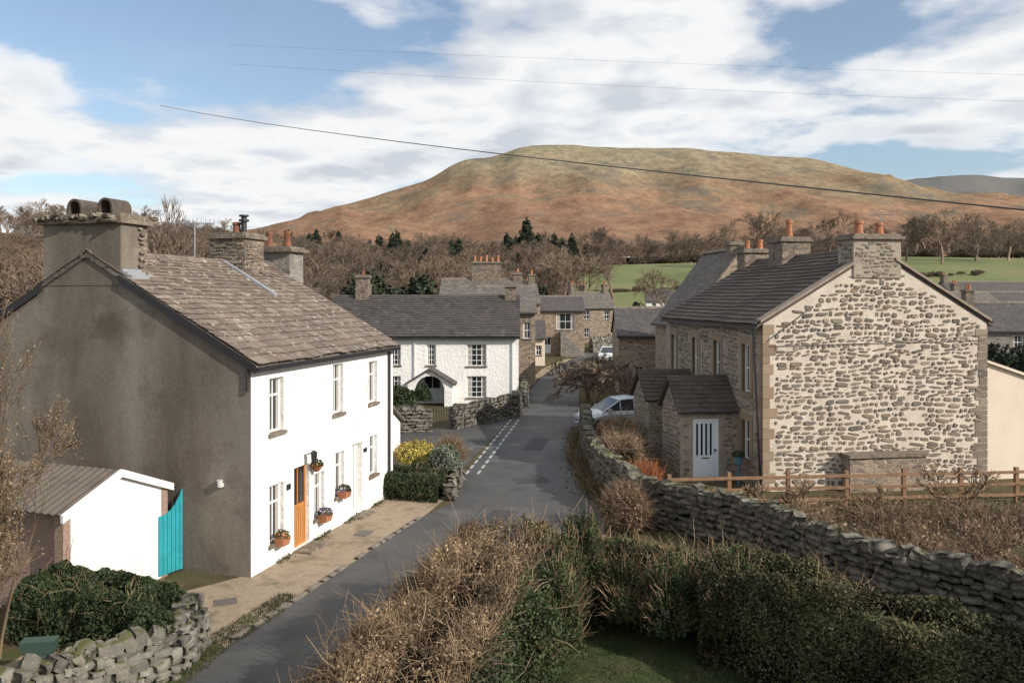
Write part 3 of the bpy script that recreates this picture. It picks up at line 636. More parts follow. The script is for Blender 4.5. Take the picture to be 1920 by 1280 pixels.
m.hexa([cf.p(8.0,-1.65,1.22),cf.p(6.502,-1.65,2.12),cf.p(6.502,-.01,2.12),cf.p(8.0,-.01,1.22),cf.p(8.0,-1.65,1.32),cf.p(6.502,-1.65,2.24),cf.p(6.502,-.01,2.24),cf.p(8.0,-.01,1.32)]); m.obj('porch_roof',M['roof_dark'],CT)
m=MB(); 
for x in(.6,5.4,11.3): m.box(cf,x,x+.08,-.1,-.02,0,3.9)
m.obj('downpipes',M['frame'],CT)
# ================================================================ VILLAGE
g1,f1=house('stone_townhouse',-2.6,58,0,1,4.3,9,5.3,7.2,M['rub_brown'],M['roof_brown'],front=[(3.4,4.0,3.4,4.6,'sash')],far=[(2,2.8,3,4.2,'sash'),(5,5.8,3,4.2,'sash'),(2,2.8,.6,1.9,'sash')])
g1,f1=house('cream_cottage',-2.8,75,0,1,5.9,6,2.6,4.2,M['cream'],M['roof_dark'],front=[(5.0,5.6,1.0,1.9,'sash')],far=[(1,1.7,1,2,'sash')])
g1,f1=house('tall_stone_house',-6.2,68.5,0,1,7.0,6,6.4,8.0,M['rub_brown'],M['roof_brown'],front=[(5,5.9,4.6,5.8,'sash')])
chimney(g1,f1,3.9,3,2.6,.8,7.3,9.6,pots=5,poth=.5); chimney(g1,f1,6.7,3,.8,.8,7.1,8.6,pots=1)
g1,f1=house('stone_barn_house',3.0,88,0,1,5.0,7,5.0,6.5,M['rub_brown'],M['roof_dark'],front=[(1.9,3.9,2.9,4.7,'sash'),(.5,1.3,.3,2.1,'door')])
m=MB()
for i in range(10): m.box(f1,2.3+i*.27,2.6+i*.27 if i<9 else 5.0,-1.3,-.02,0,2.7-i*.27)
m.obj('stone_steps',M['rub_grey'],g1)
for nm_,x,y,yaw,L,W,e,r,wm,rm,nc in [
 ('terraced_house',-2,84,5,5,8,5.8,7.8,'rub_brown','roof_brown',2),('terraced_house',-15,74,-4,9,8,4.2,6.5,'rub_grey','roof_dark',2),
 ('terraced_house',9.0,113,12,6,7,5.0,7.2,'rub_brown','roof_brown',2),('white_gabled_house',14,124,60,6,7,4.6,7.2,'whiteflat','roof_dark',1),
 ('terraced_house',3.5,101,75,7,6,5.2,7.6,'rub_grey','roof_dark',2),
 ('white_house',29,172,-8,6,7,3.6+2.2,6+2.2,'whiteflat','roof_dark',1),
 ('village_house',62,108,4,16,8,4.6,7.2,'rub_grey','roof_dark',2),('village_house',40,68,-6,13,7,3.6,5.9,'rub_grey','roof_dark',1),('village_house',70,125,8,18,8,6,9,'rub_grey','roof_dark',2),
 ('village_house',45,88,10,12,8,4.6,7.0,'rub_brown','roof_brown',1)]:
    ops=[(L*.2,L*.2+.9,e-1.6,e-.4,'sash'),(L*.7,L*.7+.9,e-1.6,e-.4,'sash'),(L*.2,L*.2+.9,.8,2.1,'sash')]
    g1,f1=house(nm_,x,y,yaw,1,L,W,e,r,M[wm],M[rm],front=ops)
    for i in range(nc): chimney(g1,f1,.5+(L-1)*i,W/2,.7,1.0,r-.6,r+1.2,pots=2,along='w',potkind=random.choice(['terra','terra2']))
g1,f1=house('stone_barn',6.95,52,-4,1,4.0,7,3.9,5.6,M['rub_brown'],M['roof_dark'],front=[(1.0,1.7,.5,1.9,'sash')])
g1,f1=house('gabled_stone_house',9.4,43,97,-1,5.5,6.2,5.0,9.0,M['rub_brown'],M['roof_brown'],front=[(1,1.8,3,4.2,'sash')])
chimney(g1,f1,.6,3.1,.7,1.,8.2,9.4,pots=0)
g1=group('cream_outhouse'); fo=rf.sub(.6,8.08,(0,1),(1,0)); m=MB()
m.hexa([fo.p(0,0,-.2),fo.p(4,0,-.2),fo.p(4,5,-.2),fo.p(0,5,-.2),fo.p(0,0,4.2),fo.p(4,0,2.9),fo.p(4,5,2.9),fo.p(0,5,4.2)]); m.obj('walls',M['cream'],g1)
m=MB(); m.hexa([fo.p(.01,-.12,4.21),fo.p(4.1,-.12,2.88),fo.p(4.1,5.1,2.88),fo.p(.01,5.1,4.21),fo.p(.01,-.12,4.3),fo.p(4.1,-.12,2.97),fo.p(4.1,5.1,2.97),fo.p(.01,5.1,4.3)]); m.obj('roof',M['cream'],g1)
g1,f1=house('unseen_shade_house',13,-4,0,1,9,11.5,5.6,8.6,M['rub_grey'],M['roof_dark'],front=[(1,2,3,4.2,'sash'),(5,6,3,4.2,'sash')],back=[(1,2,3,4.2,'sash')])  # unseen house, added out of frame to cast shade on hedge and lawn
# ================================================================ GARAGE + GATE
GA=group('garage'); fg=Fr(-8.75,15.75,70,1); 
m=MB(); wall(m,fg,2.4,-.1,2.08,gable=2.62); m.obj('end_wall',M['whiteflat'],GA)
m=MB(); m.box(fg,-.17,-.001,-.03,.2,0,2.05); m.box(fg,2.401,2.56,-.03,.2,0,2.05); m.obj('pebbledash_piers',M['pebble'],GA)
m=MB(); m.box(fg,0.02,2.38,.02,6,-.1,2.0); m.obj('walls',M['pebble'],GA)
m=MB()
for a,b,za,zb in((-.25,1.2,2.05,2.66),(2.66,1.2,2.05,2.66)):
    m.hexa([fg.p(a,-.12,za-.12),fg.p(b,-.12,zb-.12),fg.p(b,-.05,zb-.12),fg.p(a,-.05,za-.12),fg.p(a,-.12,za+.04),fg.p(b,-.12,zb+.04),fg.p(b,-.05,zb+.04),fg.p(a,-.05,za+.04)])
m.obj('bargeboards',M['whiteflat'],GA)
m=MB()
for a,b,za,zb in((-.25,1.2,2.07,2.66),(2.66,1.2,2.07,2.66)):
    N_=60
    for i in range(N_):
        v0=-.05+6*i/N_; v1=-.05+6*(i+1)/N_; h0=.03*(i%2); h1=.03*((i+1)%2)
        m.poly([fg.p(a,v0,za+h0),fg.p(b,v0,zb+h0),fg.p(b,v1,zb+h1),fg.p(a,v1,za+h1)])
m.obj('corrugated_roof',M['corrug'],GA)
GT=group('teal_gate'); q0=np.array([-7.93,17.9]); q1=np.array([-7.62,18.5]); d=(q1-q0); Lg=np.linalg.norm(d); d/=Lg; ft=Fr(q0[0],q0[1],U=tuple(d),V=(-d[1],d[0])); m=MB()
for i in range(6):
    a=Lg*i/6; b=Lg*(i+1)/6-.012; f=lambda u:1.4+.6*(u/Lg)**2.6
    m.hexa([ft.p(a,0,.06),ft.p(b,0,.06),ft.p(b,.03,.06),ft.p(a,.03,.06),ft.p(a,0,f(a)),ft.p(b,0,f(b)),ft.p(b,.03,f(b)),ft.p(a,.03,f(a))])
m.box(ft,0,Lg,.03,.07,.3,.4); m.box(ft,0,Lg,.03,.07,1.2,1.3); m.obj('boards',M['teal'],GT)
# ================================================================ GROUND
def sm(a,b,t):
    t=np.clip((t-a)/(b-a),0,1); return t*t*(3-2*t)
def gh(x,y): return 20*sm(120,360,y)*(1+.22*sm(0,150,x))+26*sm(360,900,y)+16*sm(30,260,-x)*sm(60,300,y)
xs=np.concatenate([-np.geomspace(6000,420,20),np.linspace(-400,400,81),np.geomspace(420,6000,20)])
ys=np.concatenate([[-400,-200,-100],np.linspace(-50,118,8),np.linspace(124,460,60),np.geomspace(480,7000,24)])
X,Y=np.meshgrid(xs,ys); Z=gh(X,Y)+np.where(Y>130,.4*np.sin(X*.05)*np.sin(Y*.04),0)
nx,ny=len(xs),len(ys); I=np.arange(nx*ny).reshape(ny,nx)
F=np.stack([I[:-1,:-1],I[:-1,1:],I[1:,1:],I[1:,:-1]],-1).reshape(-1,4)
gm,nt,b=newmat('ground_mat'); L=nt.links.new
tc=N(nt,'ShaderNodeTexCoord'); n1=N(nt,'ShaderNodeTexNoise',Scale=1.4,Detail=9); L(tc.outputs['Object'],n1.inputs['Vector'])
near=ramp(nt,[(.055,.045,.025),(.10,.08,.045),(.07,.08,.03)]); L(n1.outputs[0],near.inputs[0])
n2=N(nt,'ShaderNodeTexNoise',Scale=.03,Detail=10,Roughness=.65); L(tc.outputs['Object'],n2.inputs['Vector'])
farc=ramp(nt,[(.115,.135,.06),(.155,.175,.075),(.19,.18,.10)],.35,.65); L(n2.outputs[0],farc.inputs[0])
sx=N(nt,'ShaderNodeSeparateXYZ'); L(tc.outputs['Object'],sx.inputs[0])
def mrange(sock,a,b_):
    mr=N(nt,'ShaderNodeMapRange'); L(sock,mr.inputs[0]); mr.inputs[1].default_value=a; mr.inputs[2].default_value=b_; return mr.outputs[0]
c=mix(nt,mrange(sx.outputs[0],16,24),(.085,.065,.042),farc.outputs[0])
c=mix(nt,mrange(sx.outputs[1],120,150),near.outputs[0],c)
c=mix(nt,mrange(sx.outputs[1],338,350),c,(.13,.10,.07)); L(c,b.inputs['Base Color']); b.inputs['Roughness'].default_value=1; b.inputs['Specular IOR Level'].default_value=.1
nb=N(nt,'ShaderNodeTexNoise',Scale=25.,Detail=5); L(tc.outputs['Object'],nb.inputs['Vector']); bp=N(nt,'ShaderNodeBump',Strength=.7,Distance=.04); L(nb.outputs[0],bp.inputs['Height']); L(bp.outputs[0],b.inputs['Normal'])
fast('ground',np.stack([X,Y,Z],-1),F,gm,smooth=True)
def sheet(name,left,right,z,mat,n=6):
    m=MB()
    for i in range(len(left)-1):
        m.poly([(left[i][0],left[i][1],z),(right[i][0],right[i][1],z),(right[i+1][0],right[i+1][1],z),(left[i+1][0],left[i+1][1],z)])
    return m.obj(name,mat)
RL=[(-7.6,4),(-5.9,11),(-5.15,14.5),(-4.46,16.6),(-3.5,20),(-2.5,23.2),(-1.75,24.9),(-1.7,28.5),(0,41.8),(.45,43.7),(.87,52),(1.6,60),(3.9,72),(8.8,94),(14,108),(24,125)]
RR=[(-3.6,4),(-2.2,10),(-1.2,14.2),(-.4,16.4),(1.2,18.5),(2.5,21.2),(2.7,24.5),(2.75,28.5),(3.3,39),(3.7,43.7),(4.35,52),(5.2,60),(8.2,74),(13.8,92),(18.5,104),(27.5,119)]
sheet('road',RL,RR,.012,M['asphalt'])
sheet('side_road',[(-1.9,29),(-5.5,31.5),(-14,33),(-30,34)],[(.2,43.5),(-3,38.5),(-14,38),(-30,39)],.008,M['asphalt'])
sheet('gravel_forecourt',[(-9,12.5),(-8.2,16),(-6.2,18),(-5.2,20.5),(-4.3,24),(-3.5,27)],[(-5.6,12.5),(-4.85,15.5),(-4.3,17.2),(-3.45,20.3),(-2.5,23.3),(-1.9,26)],.004,M['gravel'])
sheet('lawn',[(-1.5,4),(-.5,9),(.3,15.5)],[(9,4),(7,9),(4,15.5)],.004,M['grass'])
sheet('grass_verge',[(-8.5,9),(-6.2,12.5),(-5.55,14.6)],[(-6.3,9),(-5.6,12.4),(-5.2,14.4)],.016,M['grass'])
sheet('pavement',[(.5,54),(1.3,60),(2.6,70),(5.5,82)],[(1.0,54),(1.75,60),(3.6,70.5),(6.2,82)],.11,M['gravel'])
items=[]
KP=[(-5.1,14.7),(-4.46,16.7),(-3.5,20),(-2.5,23.2)]
for a,b_ in zip(KP,KP[1:]):
    a=np.array(a);b_=np.array(b_);Lk=np.linalg.norm(b_-a);d=(b_-a)/Lk;s=0
    while s<Lk:
        w=random.uniform(.25,.6); p=a+d*(s+w/2)
        if random.random()<.85: items.append(((p[0]-.06,p[1]+random.uniform(-.02,.02),.0),math.atan2(d[1],d[0])+random.uniform(-.06,.06),(w,.13,.1),0))
        s+=w+.02
stones_mesh('kerb',items,nm('kerb_stone',[(.13,.11,.09),(.22,.19,.155)],scale=6,bump=.4),None)
m=MB()
for off in(0,.42):
    a=np.array([-1.45+off-.2,28.6]); b_=np.array([.15+off-.2,41.6]); Lk=np.linalg.norm(b_-a); d=(b_-a)/Lk; f=Fr(a[0],a[1],U=tuple(d),V=(-d[1],d[0])); s=0
    while s<Lk: m.box(f,s,s+.6,-.05,.05,.014,.017); s+=.95
m.obj('give_way_lines',M['paint'])
m=MB(); f=Fr(-4.2,32.3,25); s=0
while s<4.5: m.box(f,s,s+.6,-.05,.05,.010,.017); s+=1.1
m.obj('road_marking',nm('worn_red_paint',[(.22,.16,.14),(.35,.28,.25)],scale=12,bump=0))
m=MB(); f=Fr(-6.1,16.3,20); m.box(f,0,.45,0,.35,.006,.02); f=Fr(-3.9,21.1,70); m.box(f,0,.5,0,.35,.006,.02); m.obj('drain_covers',plain('cast_iron',(.12,.105,.09),.7))
m=MB()
for (x,y,a_,l,w_) in((-.6,21.5,70,2.2,.7),(1.2,33,80,3.0,.8),(.2,27,15,1.2,.9),(2.4,48,82,5,.6)): m.box(Fr(x,y,a_),0,l,0,w_,.0125,.0155)
m.obj('asphalt_patches',nm('patched_asphalt',[(.05,.05,.051),(.07,.069,.068)],scale=3,rough=.8,bump=.4,bscale=80,fine=(100,.3)))
# ================================================================ DRY STONE WALLS
drywall('dry_stone_wall',[(10.6,12.6),(9.3,14.5),(7.3,17),(5.87,19.9),(3.75,22.6),(3.0,25.7),(2.95,31),(3.5,38)],1.12,.5,1.0,moss=7000)
drywall('dry_stone_wall',[(-9.0,9.2),(-7.5,11.1),(-5.75,13.35),(-5.75,14.4)],.8,.5,.85,moss=1500)
drywall('garden_wall',[(.35,44.2),(.1,42.6),(-2.85,38.6)],1.0); drywall('garden_wall',[(-3.9,37.9),(-6,37.4),(-14,38.4)],1.0)
drywall('roadside_wall',[(.7,46),(.8,53.5)],.9); drywall('roadside_wall',[(9.2,93),(14,105.5),(22,119)],1.3,.5,1.8)
GG=group('iron_gate'); m=MB(); a=np.array([-2.9,38.5]);b_=np.array([-3.85,37.95]); L_=np.linalg.norm(b_-a); d=(b_-a)/L_; f=Fr(a[0],a[1],U=tuple(d),V=(-d[1],d[0]))
for i in range(9):
    u=L_*i/8; zt=1.05+.15*math.sin(math.pi*i/8); m.tube(f.p(u,0,.05),f.p(u,0,zt),.014)
m.tube(f.p(0,0,.15),f.p(L_,0,.15),.015); m.tube(f.p(0,0,.95),f.p(L_,0,.95),.015); m.obj('bars',M['iron'],GG)
FE=group('timber_fence'); m=MB(); fa=np.array([4.6,23.6]);fb=np.array([18.5,24.9]); L_=np.linalg.norm(fb-fa); d=(fb-fa)/L_; f=Fr(fa[0],fa[1],U=tuple(d),V=(-d[1],d[0])); s=0
while s<L_:
    m.box(f,s,s+.11,-.06,.05,0,1.12+random.uniform(-.02,.04))
    for z in(.28,.62,.96): dz=random.uniform(-.02,.02); m.hexa([f.p(s-.03,-.095,z-.045+dz),f.p(s+1.79,-.095,z-.045-dz),f.p(s+1.79,-.061,z-.045-dz),f.p(s-.03,-.061,z-.045+dz),f.p(s-.03,-.095,z+.045+dz),f.p(s+1.79,-.095,z+.045-dz),f.p(s+1.79,-.061,z+.045-dz),f.p(s-.03,-.061,z+.045+dz)])
    s+=1.83
m.obj('posts_and_rails',M['wood'],FE)
# ================================================================ TREES
def tree_segs(seed,h=10.,tr=.22,levels=6,kids=(2,4),ang=.55,ratio=.74,rr=.62,rmin=.02,tf=.26,up=.12,side=1):
    R=random.Random(seed); S=[]
    def rv(s): return Vector((R.gauss(0,s),R.gauss(0,s),R.gauss(0,s)))
    def grow(p,d,l,r,lev):
        n=3 if lev<2 else 2
        for i in range(n):
            d=(d+rv(.13)+Vector((0,0,up))).normalized(); q=p+d*l/n; r2=max(rmin*.6,r*.86); S.append((p,q,r,r2)); p=q;r=r2
            if side and lev>0 and lev<levels and i<n-1 and R.random()<.8:
                pr=d.orthogonal().normalized(); pr.rotate(Quaternion(d,R.uniform(0,6.28)))
                grow(p,(d*.6+pr*.8).normalized(),l*.6,max(rmin,r*.45),min(levels,lev+2))
        if lev<levels:
            for k in range(R.randint(*kids)):
                pr=d.orthogonal().normalized(); pr.rotate(Quaternion(d,R.uniform(0,6.28))); a=ang*R.uniform(.6,1.4)
                grow(p,(d*math.cos(a)+pr*math.sin(a)).normalized(),l*ratio*R.uniform(.8,1.15),max(rmin,r*rr),lev+1)
    grow(Vector((0,0,-.1)),Vector((0,0,1)),h*tf,tr,0)
    return tuple(np.array([s[i] for s in S]) for i in range(4))
farT=[]
for s in range(6):
    a=tree_segs(100+s,h=12,tr=.3,levels=5,kids=(3,4),rmin=.03,ang=.55+.05*(s%3),tf=.22,side=1); V,F=tubes(*a); V*=12/V[:,2].max()
    farT.append(fast('bare_tree_mesh',V,F,M['bark_far'],linkit=False))
conT=[]
for s in range(3):
    n=2600; h=12; z=h*(1-np.sqrt(rng.random(n)))*.95+.6; z=np.clip(z,.6,h); a=rng.uniform(0,6.28,n); rad=((h-z)/h)**.75*3.0*(1+.3*np.sin(z*3+a*3+s))*rng.uniform(.5,1,n)+.05
    P=np.stack([rad*np.cos(a),rad*np.sin(a),z-rad*.25],1); V,F=leaves(P,.38,.45); conT.append(fast('conifer_mesh',V,F,M['conif'],linkit=False))
evT=[];scT=[]
for s in range(2):
    P=[];
    for c_,r_ in (((0,0,3),(2.4,2.4,3.4)),((1.4,.6,2.2),(1.6,1.5,2.4)),((-1.3,-.7,2.6),(1.5,1.6,2.6)),((.2,-1.3,3.6),(1.2,1.2,2.6+.5*s))): P.append(blob_pts(1300,c_,r_,.35,.2)[0])
    V,F=leaves(np.concatenate(P),.24,.6); evT.append(fast('evergreen_mesh',V,F,M['conif'],linkit=False))
    P,Nn=blob_pts(1800,(0,0,.8),(4,2.5,2.2),.4,.25); V,F=leaves(P,.22,.4); scT.append(fast('scrub_mesh',V,F,M['scrub'],linkit=False))
def inst(parent,me,x,y,s,sz=None,z=None,nm_='tree'):
    o=bpy.data.objects.new(nm_,me); o.location=(x,y,float(gh(np.array(x),np.array(y))) if z is None else z); o.rotation_euler=(0,0,random.uniform(0,6.28)); o.scale=(s,s,sz or s); link(o,parent); return o
WD=group('distant_woodland')
for i in range(520):
    y=random.uniform(345,600); x=random.uniform(-.72,.72)*y
    if math.sin(x*.031+y*.02)+math.sin(x*.013)<-1.1: continue
    s=random.uniform(.75,1.55)
    inst(WD,random.choice(farT),x,y,s*1.25,s*random.uniform(.8,1.15))
for i in range(270):
    y=random.uniform(140,340); x=random.uniform(-.64,.06)*y; s=random.uniform(.6,1.2)
    inst(WD,random.choice(farT),x,y,s*1.15,s*random.uniform(.9,1.1))
for i in range(170):
    y=random.uniform(340,352); x=random.uniform(-.1,.75)*y; inst(WD,random.choice(scT),x,y,random.uniform(.6,1.3),nm_='scrub')
for i in range(90):
    y=random.uniform(130,300); x=random.uniform(-.5,.08)*y; inst(WD,random.choice(scT),x,y,random.uniform(.6,1.2),nm_='scrub')
for i in range(60):
    x=random.uniform(20,150); inst(WD,random.choice(scT),x,215+x*.25+random.uniform(-1,1),random.uniform(.25,.5),nm_='field_hedge')
for i in range(34):
    y=random.uniform(220,420); x=random.choice([random.uniform(-.08,.09),random.uniform(-.28,-.05)])*y; s=random.uniform(.8,1.3)
    inst(WD,random.choice(conT),x,y,s*1.2,s,nm_='conifer')
for x,y,s in((5.5,300,1.7),(-2,305,1.2),(1.5,310,1.1),(10,305,1.2),(17,320,1.2),(-8,300,.9),(-45,300,1.2),(-52,310,1.1),(-38,290,1.0)): inst(WD,random.choice(conT),x,y,s*1.2,s,nm_='conifer')
for i in range(110):
    y=random.uniform(70,170); x=random.uniform(-.72,-.40)*y; s=random.uniform(.6,1.0); inst(WD,random.choice(farT),x,y,s,s)
def px(p,y): return (p-960)/1493*y
for p,y,s,sz in((1555,300,1.5,1.65),(1410,290,1.8,1.7),(1360,300,1.5,1.5),(1700,300,1.4,1.5),(1765,290,1.7,1.65),(1830,300,1.6,1.55),(1465,300,1.5,1.4),(1095,150,1.4,1.3),(1245,150,1.0,.95),(1620,310,1.3,1.2),(1890,300,1.3,1.4),(585,62,.55,.65),(305,60,.6,1.2),(335,66,.6,.95),(270,64,.6,.9),(700,120,.8,.85),(600,100,.8,.85),(840,130,.8,.85),(1060,175,1.2,1.2),(930,160,1.1,1.0),(1150,200,1.2,1.1)):
    inst(None,random.choice(farT),px(p,y),y,s,sz,nm_='bare_tree')
for p,y,s in((700,88,1.4),(655,92,1.1),(735,95,1.15),(795,92,1.3),(1000,130,1.2),(1197,150,.7),(1880,50,.5),(1910,46,.55),(22,42,.75),(-10,36,.8)):
    inst(None,random.choice(evT),px(p,y),y,s*.9,s,nm_='evergreen_tree')
for k,(x,y,h,sd) in enumerate([(-8.35,12.7,6.0,5),(-8.9,13.8,6.4,8),(-7.75,11.7,4.4,11),(-9.2,12.9,5.2,21),(-7.6,11.1,3.4,41),(-8.5,12.1,5.4,52),(-8.15,12.3,4.6,63)]):
    a=tree_segs(sd,h=h,tr=.06,levels=5,kids=(2,4),ang=.42,ratio=.8,rmin=.007,tf=.2,up=.13); V,F=tubes(*a)
    sc_=h/V[:,2].max(); V*=sc_; V[:,:2]*=.62; g_=group('bare_shrub_tree'); fast('branches',V,F,M['twig_tan'],g_); g_.location=(x,y,0)
    i=rng.integers(0,len(a[0]),3500); P=a[1][i]*sc_*np.array([.62,.62,1])+rng.normal(0,.03,(3500,3)); V2,F2=leaves(P,.018,.5); fast('buds',V2,F2,M['dead'],g_)
# ================================================================ HEDGES
def hedge(name,A,B,wA,wB,h,layers,rough=.15,core=True,pw=.5,corek=.62):
    g_=group(name)
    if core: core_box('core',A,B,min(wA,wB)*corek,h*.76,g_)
    for kind,mt,n,filt,a,b_ in layers:
        P,Nn,v=hedge_pts(n,A,B,wA,wB,h,rough,.1 if kind=='leaf' else .16,pw)
        k=filt(P,v); P=P[k];Nn=Nn[k]
        if kind=='leaf': V,F=leaves(P,a,b_,Nn)
        else:
            D=Nn*.35+rng.normal(0,.85,P.shape)+np.array([0,0,.2]); V,F=twigs(P-Nn*.08,D,rng.exponential(.45,len(P)).clip(.25,2.0)*a,b_,bend=.7)
        fast('foliage' if kind=='leaf' else 'twigs',V,F,mt,g_)
    return g_
allp=lambda P,v:np.ones(len(P),bool)
patch=lambda th,f=1.2:(lambda P,v:sn(P,f)>th)
hedge('mixed_hedge',(-1.95,6.5),(-.05,15.6),2.7,2.5,1.9,[
 ('twig',M['twig_br'],44000,lambda P,v:(v<.7)|(sn(P,2)>.6),.42,.0055),
 ('twig',M['dead'],10000,lambda P,v:(v<.75)&(sn(P,1.7)>-.1),.6,.005),
 ('leaf',M['leaf_gr'],80000,lambda P,v:(v>.6)|((sn(P,1.1)>.2)&(P[:,2]<1.65))|((P[:,1]>14.6)&(P[:,0]>.2)),.03,.5),
 ('leaf',M['twig_br'],46000,lambda P,v:v<.65,.028,.5)],rough=.34,corek=.68)
hedge('garden_hedge',(1.1,16.0),(4.6,14.9),1.3,1.3,1.45,[
 ('twig',M['twig_br'],9000,allp,.5,.005),('leaf',M['leaf_gr'],34000,patch(-.4),.035,.5),('leaf',M['twig_br'],8000,allp,.03,.5)],rough=.3)
g_=group('conifer_shrub')
for c,r in (((1.35,15.2,.9),(.45,.45,1.25)),((3.9,13.9,.8),(.6,.6,1.1)),((2.9,14.3,.6),(.55,.5,.95)),((.9,14.2,.8),(.4,.5,1.2)),((2.1,14.8,.6),(.4,.4,.8)),((.75,13.2,.7),(.4,.5,1.15))):
    P,Nn=blob_pts(9000,c,r,.32,.2); V,F=leaves(P,.03,.4); fast('foliage',V,F,M['leaf_gr'],g_)
    P,Nn=blob_pts(500,c,r,.3,.2); V,F=twigs(P,Nn+np.array([0,0,.9]),rng.uniform(.1,.4,500),.005); fast('shoots',V,F,M['twig_br'],g_)
hedge('clipped_hedge',(3.9,14.2),(8.6,8.2),1.7,1.9,1.75,[
 ('leaf',M['leaf_ol'],140000,allp,.026,.55),('twig',M['twig_br'],20000,lambda P,v:sn(P,.9)>.0,.33,.005),('leaf',M['twig_br'],16000,patch(.1,.9),.024,.5)],rough=.24)
hedge('ivy_hedge',(-8.9,15.2),(-6.35,14.3),1.5,1.2,1.15,[('leaf',M['leaf_dk'],46000,allp,.034,.7),('twig',M['twig_br'],1500,allp,.4,.006)],rough=.24)
hedge('ivy_hedge',(-6.35,14.5),(-6.0,13.2),.9,.8,1.0,[('leaf',M['leaf_dk'],16000,allp,.034,.7)],rough=.2)
hedge('low_hedge',(-4.15,25.7),(-2.25,25.3),1.5,1.5,.8,[('leaf',M['leaf_dk'],26000,allp,.03,.6),('twig',M['twig_br'],1500,allp,.3,.006)],rough=.14)
def bush(name,c,r,mt,n,s,rough=.25,tw=None):
    g_=group(name); P,Nn=blob_pts(n,c,r,rough,.15); V,F=leaves(P,s,.6,Nn); fast('foliage',V,F,mt,g_)
    if tw:
        P,Nn=blob_pts(tw[1],c,np.array(r)*.8,rough,.3); V,F=twigs(P,Nn+rng.normal(0,.3,P.shape)+np.array([0,0,.3]),rng.uniform(.2,.6,len(P)),.006); fast('twigs',V,F,tw[0],g_)
    return g_
bush('golden_shrub',(-3.3,27.5,.8),(.72,.6,.6),M['leaf_ye'],9000,.035,tw=(M['twig_br'],300))
bush('greygreen_shrub',(-2.25,26.6,.75),(.5,.5,.68),M['leaf_gy'],9000,.03)
bush('brown_shrub',(-2.2,28.0,.7),(.5,.5,.65),M['twig_br'],4000,.03,tw=(M['twig_br'],1500))
bush('grass_tussock',(-3.0,26.4,.45),(.5,.4,.5),M['leaf_ol'],3000,.03)
bush('dark_shrub',(-6.2,41.5,.9),(1.2,.9,.9),M['leaf_dk'],6000,.06); bush('dark_shrub',(-5.2,46.3,.5),(.5,.5,.8),M['leaf_dk'],3000,.05)
drywall('planter_wall',[(-2.0,24.9),(-1.85,27.9),(-3.2,28.6)],.3,.35,.8)
def twigbush(name,c,r,mt,n,l,rad,spread=.5):
    g_=group(name); P=np.array(c)+rng.normal(0,.33,(n,3))*np.array(r); P[:,2]=np.abs(rng.uniform(0,.8,n))*r[2]
    D=np.stack([(P[:,0]-c[0])/r[0]*spread,(P[:,1]-c[1])/r[1]*spread,np.ones(n)*.9],1)+rng.normal(0,.25,(n,3)); V,F=twigs(P,D,rng.uniform(.5,1.2,n)*l,rad); fast('twigs',V,F,mt,g_); return g_
twigbush('dogwood_shrub',(4.2,25.6,0),(.8,.6,.8),M['twig_red'],900,.6,.007,.9)
hedge('beech_hedge',(3.75,26.5),(4.2,32.5),1.2,1.3,1.4,[('twig',M['dead'],14000,allp,.5,.008),('leaf',M['dead'],12000,allp,.04,.6)],rough=.3)
for (x,y,h) in((4.9,47,3.2),(5.9,46,3.0),(4.6,49,2.8)):
    a=tree_segs(int(x*10),h=h,tr=.07,levels=5,kids=(3,4),ang=.75,ratio=.75,rmin=.012,tf=.16,up=.04); V,F=tubes(*a); V*=h/V[:,2].max(); V[:,:2]*=1.1
    g_=group('bare_bush'); fast('branches',V,F,M['bark_far'],g_); g_.location=(x,y,0)
g_=group('winter_border')
n=15000; P=np.stack([rng.uniform(4.2,18,n),rng.uniform(14.0,23.3,n),np.zeros(n)],1)
lim=np.interp(P[:,1],[12.6,14.5,17,19.9,22.6,26],[10.6,9.3,7.3,5.87,3.75,3])+.45
k=(P[:,0]>lim)&(sn(P,.8)>-.25); P=P[k]; n=len(P); hgt=np.clip(.8+.6*sn(P,.7),.3,1.6)
V,F=twigs(P,np.stack([rng.normal(0,.5,n),rng.normal(0,.5,n),np.ones(n)],1),rng.uniform(.3,1.15,n)*hgt,.006,bend=.6); fast('stalks',V,F,M['dead'],g_)
P2=P[:8000].copy(); P2[:,2]=rng.uniform(.02,.6,len(P2)); P2[:,:2]+=rng.normal(0,.2,(len(P2),2)); V,F=leaves(P2,.05,.5); fast('dead_leaves',V,F,M['dead'],g_)
P2=P[8000:10500].copy(); P2[:,2]=rng.uniform(.02,.35,len(P2)); V,F=leaves(P2,.05,.5); fast('weeds',V,F,M['leaf_ol'],g_)
for (x,y,h,sd) in((9.5,20.2,1.6,1),(12.2,21.5,1.9,2),(14.8,20,1.8,3),(8.2,21.8,1.4,4),(10.8,18,1.5,5),(13.5,17.5,1.9,6),(16.2,22,1.7,7),(6.8,22.3,1.2,9)):
    a=tree_segs(sd+60,h=h,tr=.02,levels=4,kids=(3,4),ang=.6,ratio=.8,rmin=.006,tf=.16,up=.1); V,F=tubes(*a); V*=h/V[:,2].max(); g_=group('bare_garden_shrub'); fast('branches',V,F,M['dead'],g_); g_.location=(x,y,0)
g_=group('roadside_plants'); n=6000
yy=rng.uniform(21,37,n); xx=np.interp(yy,[21,22.6,25.7,31,37],[3.2,3.2,2.65,2.55,3.1])-rng.exponential(.12,n); P=np.stack([xx,yy,rng.exponential(.15,n)],1); V,F=leaves(P,.045,.5); fast('leaves',V,F,M['leaf_ol'],g_)
